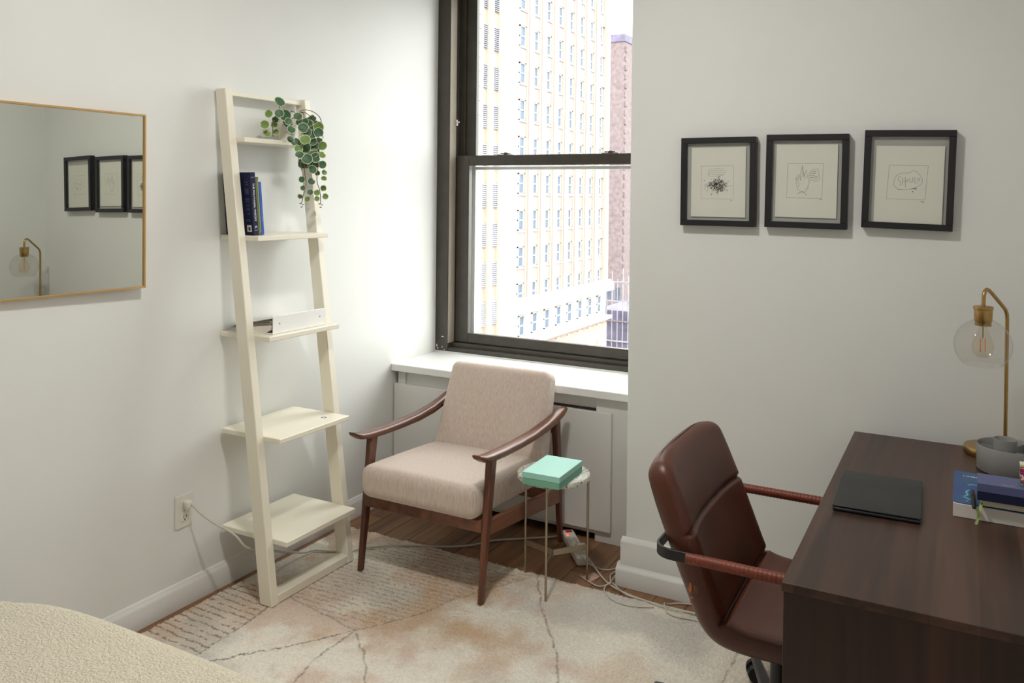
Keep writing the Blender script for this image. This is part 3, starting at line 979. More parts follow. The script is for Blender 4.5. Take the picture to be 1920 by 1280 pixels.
cord = thing('extension_cord', (0.02, 2.151, 0.383), 'white extension cord plugged into the wall outlet, trailing behind the armchair', 'cord')
MB().rbox((0.0235, 2.153, 0.385), (0.028, 0.03, 0.026), 0.008, 2).build('plug', M_WHITEPL, cord)
cp = [(0.036, 2.158, 0.384), (0.062, 2.175, 0.352), (0.105, 2.20, 0.314), (0.150, 2.225, 0.288), (0.176, 2.245, 0.262), (0.185, 2.264, 0.232), (0.185, 2.30, 0.200), (0.19, 2.40, 0.157), (0.16, 2.50, 0.105), (0.128, 2.60, 0.060), (0.120, 2.67, 0.030), (0.132, 2.73, 0.0205), (0.206, 2.762, 0.0205), (0.261, 2.80, 0.0205), (0.307, 2.867, 0.0205), (0.433, 2.966, 0.021), (0.56, 3.05, 0.010), (0.657, 3.134, 0.0055), (0.722, 3.232, 0.0055), (0.836, 3.325, 0.0055), (0.93, 3.40, 0.0055), (0.962, 3.425, 0.012)]
MB().tube(smooth_path(cp, 6), 0.0042, 8).build('cable', M_CORD, cord)

# ------------------------------------------------------------------ armchair
ch = thing('armchair', (0.695, 3.0, 0.0), 'beige upholstered armchair with walnut frame and curved wooden arms under the window', 'armchair')
SX = 0.695


def seat_fn(v):
    # tilt back, gentle crown
    u = (v.y - 2.93) / 0.275
    w = (v.x - SX) / 0.272
    crown = 0.014 * (1 - w * w) * (1 - u * u) if v.z > 0.39 else 0
    return Vector((v.x, v.y, v.z - 0.055 * (v.y - 2.655) + crown))


MB().rbox((SX, 2.925, 0.392), (0.545, 0.545, 0.132), 0.042, 8, seat_fn, 5).build('seat_cushion', M_FABRIC, ch, angle=60)
bcx = Vector((SX + 0.012, 3.155, 0.385))
LE = math.radians(19)


def back_fn(v):
    # v local: x across, y thickness (0 front), z up
    t = v.z / 0.42
    xs = v.x * (1.0 - 0.095 * t)
    bulge = -0.012 * (1 - (v.x / 0.28) ** 2) * (1 - (2 * t - 1) ** 2) if v.y < 0.03 else 0
    yy = v.y + bulge
    return Vector((bcx.x + xs, bcx.y + yy * math.cos(LE) + v.z * math.sin(LE), bcx.z + v.z * math.cos(LE) - yy * math.sin(LE)))


MB().rbox((0, 0.055, 0.205), (0.555, 0.115, 0.43), 0.036, 8, back_fn, 5).build('back_cushion', M_FABRIC, ch, angle=60)
# piping seam round the seat cushion edge
pp = []
for (px, py) in ((-0.262, 2.70), (-0.262, 3.10)):
    pass
for s in (-1, 1):
    lx = SX + s * 0.285
    # arm: swept plank, upturned tip in front, rising and flaring behind
    st = [(2.638, 0.584, 0.040, 0.010), (2.650, 0.577, 0.050, 0.018), (2.675, 0.566, 0.054, 0.026), (2.72, 0.558, 0.056, 0.030), (2.82, 0.552, 0.058, 0.031), (2.95, 0.550, 0.059, 0.032), (3.08, 0.552, 0.058, 0.034), (3.20, 0.562, 0.054, 0.037), (3.29, 0.577, 0.047, 0.040), (3.345, 0.592, 0.040, 0.036), (3.375, 0.602, 0.032, 0.022), (3.382, 0.605, 0.022, 0.010)]
    a = MB()
    n = 14
    vs = []
    for (yy, zz, w, t) in st:
        flare = 0.012 * s * max(0, (yy - 3.1) / 0.28) ** 2
        for j in range(n):
            an = 2 * math.pi * j / n
            ca, sa = math.cos(an), math.sin(an)
            ex = 0.65
            vs.append((lx + s * 0.006 + flare + w / 2 * math.copysign(abs(ca) ** ex, ca), yy, zz + t / 2 * math.copysign(abs(sa) ** ex, sa)))
    fs = []
    for i in range(len(st) - 1):
        for j in range(n):
            fs.append((i * n + j, i * n + (j + 1) % n, (i + 1) * n + (j + 1) % n, (i + 1) * n + j))
    fs += [tuple(range(n)), tuple(range((len(st) - 1) * n, len(st) * n))]
    a.add(vs, fs).build('arm', M_WALNUT, ch, angle=50)
    zf = 0.0135

    def leg(y0, z0, y1, z1, wy0, wy1, wx0=0.020, wx1=0.028):
        m = MB()
        m.hexa([(lx - wx0 / 2, y0 - wy0 / 2, z0), (lx + wx0 / 2, y0 - wy0 / 2, z0), (lx + wx0 / 2, y0 + wy0 / 2, z0), (lx - wx0 / 2, y0 + wy0 / 2, z0)],
               [(lx - wx1 / 2, y1 - wy1 / 2, z1), (lx + wx1 / 2, y1 - wy1 / 2, z1), (lx + wx1 / 2, y1 + wy1 / 2, z1), (lx - wx1 / 2, y1 + wy1 / 2, z1)])
        return m.build('leg', M_WALNUTZ, ch, bevel=0.004)
    leg(2.688, zf, 2.758, 0.55, 0.024, 0.046)
    leg(3.385, 0.0, 3.325, 0.572, 0.026, 0.044)
    MB().hexa([(lx - 0.011, 2.72, 0.262), (lx + 0.011, 2.72, 0.262), (lx + 0.011, 3.365, 0.185), (lx - 0.011, 3.365, 0.185)],
              [(lx - 0.011, 2.725, 0.318), (lx + 0.011, 2.725, 0.318), (lx + 0.011, 3.355, 0.255), (lx - 0.011, 3.355, 0.255)]).build('side_rail', M_WALNUT, ch, bevel=0.003)
MB().box((SX - 0.275, 2.700, 0.275), (SX + 0.275, 2.722, 0.322)).build('front_rail', M_WALNUT, ch, bevel=0.003)
MB().box((SX - 0.275, 3.335, 0.19), (SX + 0.275, 3.355, 0.255)).build('rear_rail', M_WALNUT, ch, bevel=0.003)
MB().box((SX - 0.275, 3.325, 0.50), (SX + 0.275, 3.345, 0.56)).build('back_rail', M_WALNUT, ch, bevel=0.003)

# ------------------------------------------------------------------ little side table and mint box
TC = (1.142, 2.972)
tb = thing('side_table', (TC[0], TC[1], 0.0), 'small round side table with terrazzo top on three thin metal legs', 'side table')
MB().lathe([(0.0, 0.438), (0.139, 0.438), (0.144, 0.441), (0.144, 0.456), (0.141, 0.459), (0.0, 0.459)], (TC[0], TC[1], 0), 48).build('tabletop', M_TERRAZZO, tb, angle=50)
for (lx, ly, lz) in ((1.000, 3.008, 0.014), (1.180, 2.833, 0.014), (1.240, 3.089, 0.0)):
    lg = MB().cyl((lx, ly, lz), (lx, ly, 0.452), 0.0048, 0.0048, 12)
    lg.build('leg', M_STEEL, tb)
    d = (Vector((TC[0], TC[1], 0)) - Vector((lx, ly, 0)))
    e = Vector((lx, ly, 0)) + d * 1.0
    sd = Vector((-d.y, d.x, 0)).normalized() * 0.003
    MB().hexa([Vector((lx, ly, 0.128)) + sd, Vector((lx, ly, 0.128)) - sd, e - sd + Vector((0, 0, 0.128)), e + sd + Vector((0, 0, 0.128))],
              [Vector((lx, ly, 0.150)) + sd, Vector((lx, ly, 0.150)) - sd, e - sd + Vector((0, 0, 0.150)), e + sd + Vector((0, 0, 0.150))]).build('cross_brace', M_STEEL, tb)
    MB().hexa([Vector((lx, ly, 0.418)) + sd, Vector((lx, ly, 0.418)) - sd, e - sd + Vector((0, 0, 0.418)), e + sd + Vector((0, 0, 0.418))],
              [Vector((lx, ly, 0.4375)) + sd, Vector((lx, ly, 0.4375)) - sd, e - sd + Vector((0, 0, 0.4375)), e + sd + Vector((0, 0, 0.4375))]).build('top_brace', M_STEEL, tb)
mb = thing('keepsake_box', (1.17, 2.905, 0.4595), 'flat mint green box lying on the round side table', 'box')
mb.rotation_euler = (0, 0, math.radians(2.0))
MB().box((-0.076, -0.114, 0), (0.076, 0.114, 0.024)).build('tray', M_MINTSIDE, mb, bevel=0.001, seg=1, local=True)
MB().box((-0.077, -0.115, 0.0245), (0.077, 0.115, 0.047)).build('lid', M_MINT, mb, bevel=0.0012, seg=1, local=True)

# ------------------------------------------------------------------ power strip, tag, cables by the corner
ps = thing('power_strip', (1.08, 3.325, 0.0), 'white power strip with a glowing red switch on the wooden floor', 'power strip')
ps.rotation_euler = (0, 0, math.radians(-52))
MB().rbox((0, 0, 0.0185), (0.30, 0.055, 0.036), 0.008, 3).build('body', M_WHITEPL, ps, local=True)
for k in range(4):
    fx = -0.045 + k * 0.045
    MB().rbox((fx, 0, 0.0372), (0.032, 0.034, 0.002), 0.0009, 2).build('socket', M_WHITEPL, ps, local=True)
    MB().box((fx - 0.004, 0.004, 0.0378), (fx - 0.002, 0.012, 0.0386)).box((fx + 0.002, 0.004, 0.0378), (fx + 0.004, 0.012, 0.0386)).build('slots', M_SLOT, ps, local=True)
MB().box((-0.135, -0.012, 0.0362), (-0.115, 0.016, 0.0390)).build('switch_plate', M_RED, ps, local=True)
M_LED = bpy.data.materials.new('red_led')
M_LED.use_nodes = True
_p = M_LED.node_tree.nodes['Principled BSDF']
_p.inputs['Base Color'].default_value = srgb(255, 60, 40)
_p.inputs['Emission Color'].default_value = srgb(255, 70, 50)
_p.inputs['Emission Strength'].default_value = 3.0
MB().rbox((-0.088, -0.014, 0.0375), (0.012, 0.010, 0.005), 0.002, 2).build('switch_light', M_LED, ps, local=True)
ad = MB().rbox((0.095, 0.004, 0.052), (0.05, 0.042, 0.030), 0.006, 2)
ad.build('adapter_plug', M_WHITEPL, ps, local=True)

tg = tag(MB().add([(1.205, 3.115, 0.0012), (1.252, 3.080, 0.0012), (1.272, 3.148, 0.0022), (1.236, 3.176, 0.0012), (1.205, 3.115, 0.0008), (1.252, 3.080, 0.0008), (1.272, 3.148, 0.0018), (1.236, 3.176, 0.0008)],
                  [(0, 1, 2, 3), (7, 6, 5, 4), (0, 4, 5, 1), (1, 5, 6, 2), (2, 6, 7, 3), (3, 7, 4, 0)]).build('paper_tag', M_TAG, smooth=False), 'small pinkish paper tag on the floor beside the power strip', 'tag')

CABLES = [
    ('charger_cable', 'thick white cable running from the power strip along the baseboard', [(1.152, 3.23, 0.05), (1.175, 3.25, 0.02), (1.272, 3.153, 0.006), (1.345, 3.085, 0.009), (1.43, 3.052, 0.0075), (1.53, 3.035, 0.0075), (1.68, 3.016, 0.017), (1.85, 3.02, 0.020), (2.1, 3.05, 0.006), (2.35, 3.08, 0.006)], 0.0036),
    ('lamp_cord', 'white cord looping on the floor beside the pier corner', [(1.160, 3.20, 0.048), (1.211, 3.208, 0.012), (1.272, 3.212, 0.005), (1.310, 3.262, 0.005), (1.325, 3.30, 0.005), (1.318, 3.24, 0.005), (1.305, 3.183, 0.005), (1.332, 3.112, 0.0145), (1.340, 3.085, 0.016), (1.303, 3.063, 0.005), (1.249, 3.082, 0.005), (1.20, 3.11, 0.005)], 0.0026),
    ('phone_cable', 'thin white cable reaching over the rug edge', [(1.325, 3.20, 0.010), (1.333, 3.13, 0.012), (1.33, 3.07, 0.012), (1.345, 3.015, 0.016), (1.40, 2.962, 0.0175), (1.46, 2.950, 0.0175), (1.51, 2.962, 0.0175), (1.555, 2.985, 0.0175)], 0.0022),
    ('mouse_cable', 'thin white cable below the thicker one along the baseboard', [(1.345, 3.10, 0.014), (1.423, 3.034, 0.0155), (1.502, 3.018, 0.0175), (1.60, 3.000, 0.019), (1.70, 3.004, 0.0225), (1.85, 2.99, 0.0175), (2.05, 2.99, 0.0175)], 0.0024),
    ('coiled_cable', 'white cable coiled on the rug behind the office chair', [(1.80, 3.06, 0.0055), (1.70, 3.10, 0.0055), (1.63, 3.090, 0.0055), (1.590, 3.060, 0.0055), (1.582, 3.028, 0.020), (1.615, 2.968, 0.019), (1.66, 2.958, 0.019), (1.72, 2.966, 0.019), (1.85, 2.95, 0.019)], 0.0026)]
for nm, lb, pts, r in CABLES:
    tag(MB().tube(smooth_path(pts, 6), r, 8).build(nm, M_CORD), lb, 'cable', 'white cables on the floor')

# ------------------------------------------------------------------ three framed drawings


def sq(x0, y0, x1, y1, sk=0.0):
    return [(x0, y0), (x1, y0), (x1 + sk, y1), (x0 + sk, y1), (x0, y0)]


random.seed(21)
# strokes in millimetres on the paper, from the paper's top left corner (x right, y down)
D1 = [(sq(38, 70, 160, 194), 0.8, 0)]
for k in range(3):
    D1.append(([(66 + i * 4 + random.uniform(-1, 1), 88 + k * 7 + random.uniform(-1.6, 1.6)) for i in range(15)], 0.7, 0))
D1.append(([(66, 84), (74, 81), (100, 80), (126, 82), (128, 92), (124, 104), (100, 108), (72, 110), (64, 104), (66, 84)], 0.6, 0))
for k in range(170):
    a = random.uniform(0, 6.28)
    rr = random.gauss(0, 1)
    cx, cy = 101 + 19 * random.gauss(0, 0.8), 144 + 14 * random.gauss(0, 0.8)
    ln = random.uniform(5, 13)
    D1.append(([(cx, cy), (cx + ln * 0.5 * math.cos(a) + random.uniform(-3, 3), cy + ln * 0.5 * math.sin(a) + random.uniform(-3, 3)), (cx + ln * math.cos(a), cy + ln * math.sin(a))], random.uniform(0.7, 1.5), 1))
for a in np.linspace(0, 6.28, 26):
    r0, r1 = 22, random.uniform(30, 38)
    D1.append(([(101 + r0 * math.cos(a), 144 + r0 * 0.72 * math.sin(a)), (101 + r1 * math.cos(a + 0.2), 144 + r1 * 0.72 * math.sin(a + 0.2))], 0.8, 1))
D1 += [([(134, 146), (146, 144), (157, 146)], 0.9, 0), ([(52, 140), (62, 138), (68, 144)], 0.8, 0), ([(53, 141), (54, 152), (52, 162)], 1.0, 0), ([(60, 142), (64, 156), (60, 170)], 1.0, 0), ([(150, 198), (156, 199), (152, 202)], 1.4, 0)]
D2 = [(sq(41, 68, 162, 192, -2), 0.9, 0),
      ([(92, 74), (88, 92), (84, 110), (86, 130), (82, 118), (78, 108), (76, 130), (72, 122), (70, 116), (72, 140), (76, 160), (84, 166), (98, 170), (106, 168), (110, 158), (112, 148), (116, 140), (114, 126), (108, 110), (104, 92), (101, 104), (98, 116), (94, 96), (92, 74)], 0.9, 0),
      ([(78, 132), (82, 146), (80, 154)], 0.8, 0), ([(96, 104), (102, 118), (100, 124)], 0.8, 0), ([(92, 84), (94, 104), (90, 120)], 0.8, 0),
      ([(76, 178), (84, 172), (94, 170), (102, 173), (108, 182)], 1.2, 0), ([(102, 159), (104.5, 160)], 1.8, 1), ([(113, 152), (114, 156)], 1.6, 0),
      ([(114, 110), (118, 98), (126, 90), (136, 87), (146, 90), (148, 100), (147, 108), (152, 114), (150, 124), (142, 131), (130, 129), (122, 124), (116, 116), (114, 110)], 0.8, 0),
      ([(120, 126), (117, 134)], 0.8, 0), ([(126, 96), (138, 96)], 1.5, 0), ([(120, 103), (132, 103), (140, 102)], 1.5, 0), ([(116, 110), (134, 110)], 1.0, 0), ([(120, 117), (132, 117)], 1.5, 0), ([(134, 116), (146, 116)], 1.5, 0), ([(134, 122), (144, 122)], 1.2, 0),
      ([(152, 196), (160, 195), (162, 198)], 1.2, 0)]
D3 = [(sq(43, 66, 162, 181, -6), 0.9, 0),
      ([(58, 132), (60, 116), (66, 102), (80, 93), (92, 92), (104, 92), (110, 88), (117, 83), (130, 88), (138, 98), (146, 112), (146, 122), (142, 130), (132, 136), (124, 142), (112, 146), (92, 149), (74, 147), (62, 138), (58, 132)], 0.9, 0),
      ([(80, 104), (74, 106), (72, 114), (78, 122), (82, 130), (76, 135)], 1.0, 0), ([(86, 106), (86, 134)], 1.0, 0), ([(93, 105), (95, 140)], 1.0, 0), ([(84, 121), (98, 120)], 0.9, 0),
      ([(101, 114), (104, 119), (101, 123), (98, 119), (101, 114)], 1.0, 0), ([(107, 110), (109, 122), (114, 125), (117, 118), (117, 106)], 1.0, 0), ([(123, 106), (123, 125), (130, 124)], 1.0, 0), ([(132, 108), (133, 118), (138, 116), (137, 109), (132, 108)], 1.2, 0),
      ([(72, 150), (78, 147), (88, 149)], 1.6, 0), ([(114, 147), (118, 144), (126, 143)], 1.2, 1), ([(126, 141), (130, 145), (127, 149), (123, 146), (126, 141)], 1.4, 1), ([(118, 152), (119, 157)], 2.2, 1),
      ([(142, 186), (154, 187)], 1.2, 0), ([(147, 190), (154, 190)], 1.4, 0)]


def picture(x0, z0, w, h, roll, px0, pz_top, pw_, ph_, strokes, label):
    f = thing('picture_frame', (x0 + w / 2, YP - 0.001, z0 + h / 2), label, 'picture', 'framed drawings on the wall')
    f.rotation_euler = (0, math.radians(roll), 0)
    b = 0.0215
    d = 0.034
    hw, hh = w / 2, h / 2
    g = MB()
    g.box((-hw, -d, hh - b), (hw, -0.001, hh)).box((-hw, -d, -hh), (hw, -0.001, -hh + b)).box((-hw, -d, -hh + b), (-hw + b, -0.001, hh - b)).box((hw - b, -d, -hh + b), (hw, -0.001, hh - b))
    g.build('frame', M_PICFRAME, f, bevel=0.0012, seg=1, local=True)
    MB().box((-hw + b, -0.0175, -hh + b), (hw - b, -0.002, hh - b)).build('backing', M_MATGREY, f, local=True)
    MB().box((-hw + b, -0.0295, -hh + b), (hw - b, -0.0275, hh - b)).build('glass', M_PICGLASS, f, local=True)
    pl_, pt = -hw + px0, hh - pz_top
    pa = MB().box((pl_, -0.0225, pt - ph_), (pl_ + pw_, -0.0220, pt)).build('paper', M_PAPER, f, local=True)
    for lvl, mm in ((0, M_INK), (1, M_INKD)):
        s = MB()
        for pts, wd, k in strokes:
            if k == lvl:
                s.ribbon([(pl_ + a / 1000, -0.0228 - 0.0003 * lvl, pt - c / 1000) for a, c in pts], wd / 1000)
        if s.v:
            s.build('drawing', mm, pa, smooth=False, local=True)
    return f


picture(1.597, 1.443, 0.281, 0.333, 0.0, 0.0385, 0.037, 0.205, 0.262, D1, 'black framed drawing of a dark scribbled tangle, leftmost of the three')
picture(1.914, 1.4435, 0.281, 0.336, 0.7, 0.035, 0.036, 0.210, 0.262, D2, 'black framed drawing of a flame figure with speech bubble, in the middle')
picture(2.244, 1.449, 0.281, 0.336, 1.5, 0.038, 0.053, 0.210, 0.262, D3, 'black framed drawing of a rock lettered SHOULD, rightmost of the three')
random.seed(5)

# ------------------------------------------------------------------ desk
DX0, DX1, DY0, DY1, DZ = 2.232, 2.784, 1.795, 3.09, 0.75
dk = thing('desk', (2.51, 2.44, 0.0), 'dark walnut desk with panel ends against the right wall', 'desk')
MB().box((DX0, DY0, DZ - 0.0195), (DX1, DY1, DZ)).build('desktop', M_DESK, dk, bevel=0.0012, seg=1)
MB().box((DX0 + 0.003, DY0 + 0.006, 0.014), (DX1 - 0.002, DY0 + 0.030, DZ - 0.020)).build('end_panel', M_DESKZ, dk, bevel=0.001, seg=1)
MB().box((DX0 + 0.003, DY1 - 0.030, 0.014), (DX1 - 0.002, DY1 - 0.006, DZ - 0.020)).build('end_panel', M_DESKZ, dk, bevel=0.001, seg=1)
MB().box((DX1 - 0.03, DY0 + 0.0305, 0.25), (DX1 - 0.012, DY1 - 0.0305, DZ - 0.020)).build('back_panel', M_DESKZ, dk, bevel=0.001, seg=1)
MB().box((DX0 + 0.06, DY0 + 0.0305, DZ - 0.06), (DX0 + 0.078, DY1 - 0.0305, DZ - 0.0202)).build('apron', M_DESK, dk, bevel=0.001, seg=1)

# laptop
lp = thing('laptop', (2.365, 2.43, DZ + 0.0003), 'closed black laptop lying near the chair side of the desk', 'laptop')
lp.rotation_euler = (0, 0, math.radians(2.0))
MB().rbox((0, 0, 0.0055), (0.205, 0.308, 0.0085), 0.004, 3).build('base', M_LAPEDGE, lp, local=True)
MB().rbox((0, 0.001, 0.0131), (0.206, 0.308, 0.0062), 0.003, 3).build('lid', M_LAPTOP, lp, local=True)
for (a, b_) in ((-0.085, -0.13), (0.085, -0.13), (-0.085, 0.13), (0.085, 0.13)):
    MB().cyl((a, b_, 0.0), (a, b_, 0.0016), 0.006, 0.006, 10).build('foot', M_BLACKPL, lp, local=True)
MB().box((-0.1005, -0.1538, 0.0085), (-0.0985, -0.1528, 0.0105)).build('hinge_glint', M_STEEL, lp, local=True)  # tiny bright bit modelled in as a glint on the laptop edge

# desk lamp
LX, LY = 2.640, 3.030
lamp = thing('desk_lamp', (LX, LY, DZ), 'brass desk lamp with clear glass globe shade and round base', 'lamp')
MB().lathe([(0.0, 0.0004), (0.076, 0.0004), (0.078, 0.003), (0.078, 0.022), (0.076, 0.025), (0.0, 0.025)], (LX, LY, DZ), 40).build('base', M_BRASS, lamp, angle=40)
PX, PYL = 2.6775, 3.052
GX, GY = PX - 0.068, PYL - 0.135
lamp_pt = lambda t, z: (PX + (GX - PX) * t, PYL + (GY - PYL) * t, z)
ap = [lamp_pt(0, DZ + 0.02), lamp_pt(0, 1.0), lamp_pt(0, 1.178), lamp_pt(0.02, 1.194), lamp_pt(0.08, 1.207), lamp_pt(0.16, 1.216), lamp_pt(0.70, 1.268), lamp_pt(0.80, 1.276), lamp_pt(0.88, 1.278), lamp_pt(0.95, 1.273), lamp_pt(0.985, 1.263), lamp_pt(1, 1.25), lamp_pt(1, 1.222)]
MB().tube(ap, 0.0058, 14).build('pole', M_BRASS, lamp, angle=60)
MB().lathe([(0.0, 1.218), (0.022, 1.218), (0.0275, 1.216), (0.0275, 1.209), (0.0255, 1.207), (0.0250, 1.180), (0.0240, 1.177), (0.0240, 1.172), (0.0225, 1.170), (0.0225, 1.158), (0.0, 1.158)], (GX, GY, 0.011), 32).build('socket', M_BRASS, lamp, angle=40)
R = 0.0795
gz = 1.099
prof = []
for k in range(25):
    th = math.radians(18 + (140 - 18) * k / 24)
    prof.append((R * math.sin(th) if k else 0.0235, gz + R * math.cos(th)))
prof[0] = (0.0235, gz + 0.078)
MB().lathe(prof, (GX, GY, 0.011), 48).build('glass_shade', M_GLOBE, lamp, angle=80)
M_BULBG = clear_glass('bulb_glass', (0.97, 0.94, 0.88, 1), 1.45)
bb = MB().lathe([(0.011, 1.158), (0.012, 1.145), (0.020, 1.125), (0.029, 1.102), (0.030, 1.090), (0.026, 1.074), (0.015, 1.063), (0.0, 1.060)], (GX, GY, 0.011), 28).build('bulb', M_BULBG, lamp, angle=80)
fi = MB()
for k in (-1, 1):
    fi.cyl((GX + 0.007 * k, GY + 0.002 * k, 1.089), (GX + 0.006 * k, GY, 1.129), 0.0016, 0.0016, 8)
fi.build('filament', M_BULB, bb)
MB().cyl((GX, GY, 1.169), (GX, GY, 1.131), 0.002, 0.0015, 8).build('filament_post', M_STEEL, bb)

# grey desk organiser
OX, OY, OR = 2.683, 2.868, 0.0865
og = thing('desk_organizer', (OX, OY, DZ), 'round grey desk organizer with inner cup beside the lamp', 'organizer')
MB().lathe([(0.0, 0.0004), (OR - 0.004, 0.0004), (OR, 0.004), (OR, 0.075), (OR - 0.001, 0.077), (OR - 0.003, 0.075), (OR - 0.0035, 0.005), (0, 0.005)], (OX, OY, DZ), 48).build('outer_tray', M_GREYPL, og, angle=50)
cx, cy = OX - 0.012, OY - 0.012
MB().lathe([(0.0, 0.0055), (0.030, 0.0055), (0.031, 0.098), (0.0298, 0.0985), (0.0285, 0.097), (0.028, 0.009), (0, 0.009)], (cx, cy, DZ), 32).build('inner_cup', M_GREYPL, og, angle=50)
for a in (150, 215, 330, 60):
    an = math.radians(a)
    d = Vector((math.cos(an), math.sin(an), 0))
    p0 = Vector((cx, cy, 0)) + d * 0.0305
    # reach the tray wall
    t = 0.02
    while (p0 + d * t - Vector((OX, OY, 0))).length < OR - 0.0042 and t < 0.2:
        t += 0.0005
    p1 = p0 + d * t
    sd = Vector((-d.y, d.x, 0)) * 0.0012
    MB().hexa([p0 + sd + Vector((0, 0, DZ + 0.0052)), p0 - sd + Vector((0, 0, DZ + 0.0052)), p1 - sd + Vector((0, 0, DZ + 0.0052)), p1 + sd + Vector((0, 0, DZ + 0.0052))],
              [p0 + sd + Vector((0, 0, DZ + 0.066)), p0 - sd + Vector((0, 0, DZ + 0.066)), p1 - sd + Vector((0, 0, DZ + 0.066)), p1 + sd + Vector((0, 0, DZ + 0.066))]).build('divider', M_GREYPL, og)

# workbook, notebook, navy box, pen, bright little box
wb = thing('workbook', (2.655, 2.53, DZ), 'thick white-paged workbook with rounded blue cover under the notebook', 'book')
MB().box((2.541, 2.388, DZ + 0.0003), (2.764, 2.666, DZ + 0.0345)).build('page_block', M_PAGEW, wb, bevel=0.001, seg=1)
cv = []
for (ccx, ccy, a0) in ((2.555, 2.406, 180), (2.7475, 2.402, 270), (2.7595, 2.6625, 0), (2.545, 2.6625, 90)):
    rr = 0.016 if a0 in (180, 270) else 0.005
    for k in range(6):
        an = math.radians(a0 + 90 * k / 5)
        cv.append((ccx + rr * math.cos(an), ccy + rr * math.sin(an)))
MB().prism(cv, 2, DZ + 0.0346, DZ + 0.0365).build('cover', M_COVERBLUE, wb)
zt = DZ + 0.0367
wt = text('cover_title', 'UNBLP', 0.014, frame_mtx(Vector((2.585, 2.627, zt)) - Vector((2.655, 2.53, DZ)), (1, 0.02, 0), (0, 1, 0)), M_WHITEPRINT, wb, 1.1)
MB().ribbon(smooth_path([(2.574, 2.547, zt), (2.583, 2.555, zt), (2.596, 2.557, zt)], 5), 0.005, (0, 0, 1)).build('emblem_stroke', M_CYAN, wb, smooth=False)
MB().ribbon(smooth_path([(2.577, 2.505, zt), (2.570, 2.487, zt), (2.573, 2.463, zt), (2.566, 2.450, zt)], 5), 0.005, (0, 0, 1)).build('emblem_stroke', M_CYAN, wb, smooth=False)
MB().ribbon(smooth_path([(2.564, 2.444, zt), (2.572, 2.434, zt), (2.586, 2.422, zt)], 5), 0.006, (0, 0, 1)).build('emblem_stroke', M_CYAN, wb, smooth=False)
MB().box((2.568, 2.4105, zt - 0.0001), (2.575, 2.4125, zt + 0.0002)).build('cover_mark', M_WHITEPRINT, wb)

nb = thing('notebook', (2.69, 2.47, 0.787), 'dark notebook with cream page edges and green ribbon under the navy box', 'notebook')
MB().box((2.600, 2.386, 0.7872), (2.770, 2.60, 0.7887)).box((2.600, 2.386, 0.8052), (2.770, 2.60, 0.8067)).box((2.7685, 2.386, 0.7887), (2.770, 2.60, 0.8052)).build('cover', M_NAVY, nb, bevel=0.0005, seg=1)
MB().box((2.6015, 2.388, 0.7888), (2.768, 2.598, 0.8051)).build('pages', M_PAGES, nb)
rb = [(2.603, 2.40, 0.796), (2.603, 2.382, 0.7955), (2.601, 2.366, 0.788), (2.598, 2.360, 0.777), (2.595, 2.357, 0.762), (2.592, 2.352, 0.7512)]
m = MB()
vs = []
for (a, b_, c) in smooth_path(rb, 4):
    vs += [(a - 0.0032, b_, c), (a + 0.0032, b_, c)]
m.add(vs, [(2 * i, 2 * i + 1, 2 * i + 3, 2 * i + 2) for i in range(len(vs) // 2 - 1)]).build('ribbon_marker', M_GREENRIB, nb)
bx_ = thing('card_box', (2.69, 2.413, 0.807), 'navy blue card box stacked on the notebook', 'box')
MB().box((2.594, 2.370, 0.8069), (2.745, 2.456, 0.828)).build('base', M_NAVY, bx_, bevel=0.001, seg=1)
MB().box((2.5935, 2.3695, 0.8282), (2.7455, 2.4565, 0.8495)).build('lid', M_NAVYLIT, bx_, bevel=0.001, seg=1)  # coloured paler than the base to stand for the lit top
lpz = MB()
for k in range(6):
    lpz.box((2.646 + k * 0.005, 2.381, 0.8496), (2.649 + k * 0.005, 2.384, 0.8498))
lpz.build('lid_print', M_MATGREY, bx_)
pn = thing('pen', (2.583, 2.42, 0.79), 'black pen lying along the left side of the notebook', 'pen')
MB().tube([(2.5875, 2.345, 0.7925), (2.5872, 2.352, 0.7925), (2.5860, 2.40, 0.7925), (2.5845, 2.46, 0.7925), (2.5842, 2.478, 0.7925), (2.584, 2.488, 0.7925)], [0.002, 0.005, 0.0055, 0.0055, 0.005, 0.003], 12).build('barrel', M_BLACKPL, pn)
MB().box((2.5825, 2.43, 0.7978), (2.5855, 2.478, 0.7992)).build('clip', M_BLACK, pn)
cbx = thing('pattern_box', (2.705, 2.415, 0.8497), 'small upright box printed with rainbow waves, standing on the navy box', 'box')
MB().box((2.686, 2.402, 0.8498), (2.735, 2.428, 0.895)).build('body', M_WAVY, cbx, bevel=0.001, seg=1)
MB().box((2.685, 2.401, 0.8952), (2.736, 2.429, 0.902)).build('lid', M_PAGES, cbx, bevel=0.001, seg=1)

# ------------------------------------------------------------------ office chair
oc = thing('office_chair', (2.14, 2.30, 0.0), 'brown leather swivel office chair with wrapped arms pushed up to the desk', 'chair')
OCY = 2.30
PROF = [(1.862, 0.880), (1.878, 0.835), (1.906, 0.76), (1.933, 0.69), (1.961, 0.615), (1.987, 0.550), (2.005, 0.508), (2.024, 0.479), (2.056, 0.461), (2.12, 0.453), (2.25, 0.453), (2.35, 0.455), (2.46, 0.458)]
pp = smooth_path([(a, 0, b_) for a, b_ in PROF], 8)
arc = [0.0]
for a, b_ in zip(pp[:-1], pp[1:]):
    arc.append(arc[-1] + (b_ - a).length)
LT = arc[-1]
TH = [(0.0, 0.070), (0.10, 0.080), (0.25, 0.084), (0.40, 0.080), (0.50, 0.070), (0.8, 0.058), (1.2, 0.055)]
HW = [(0.0, 0.258), (0.06, 0.264), (0.18, 0.266), (0.40, 0.262), (0.60, 0.258), (1.2, 0.250)]


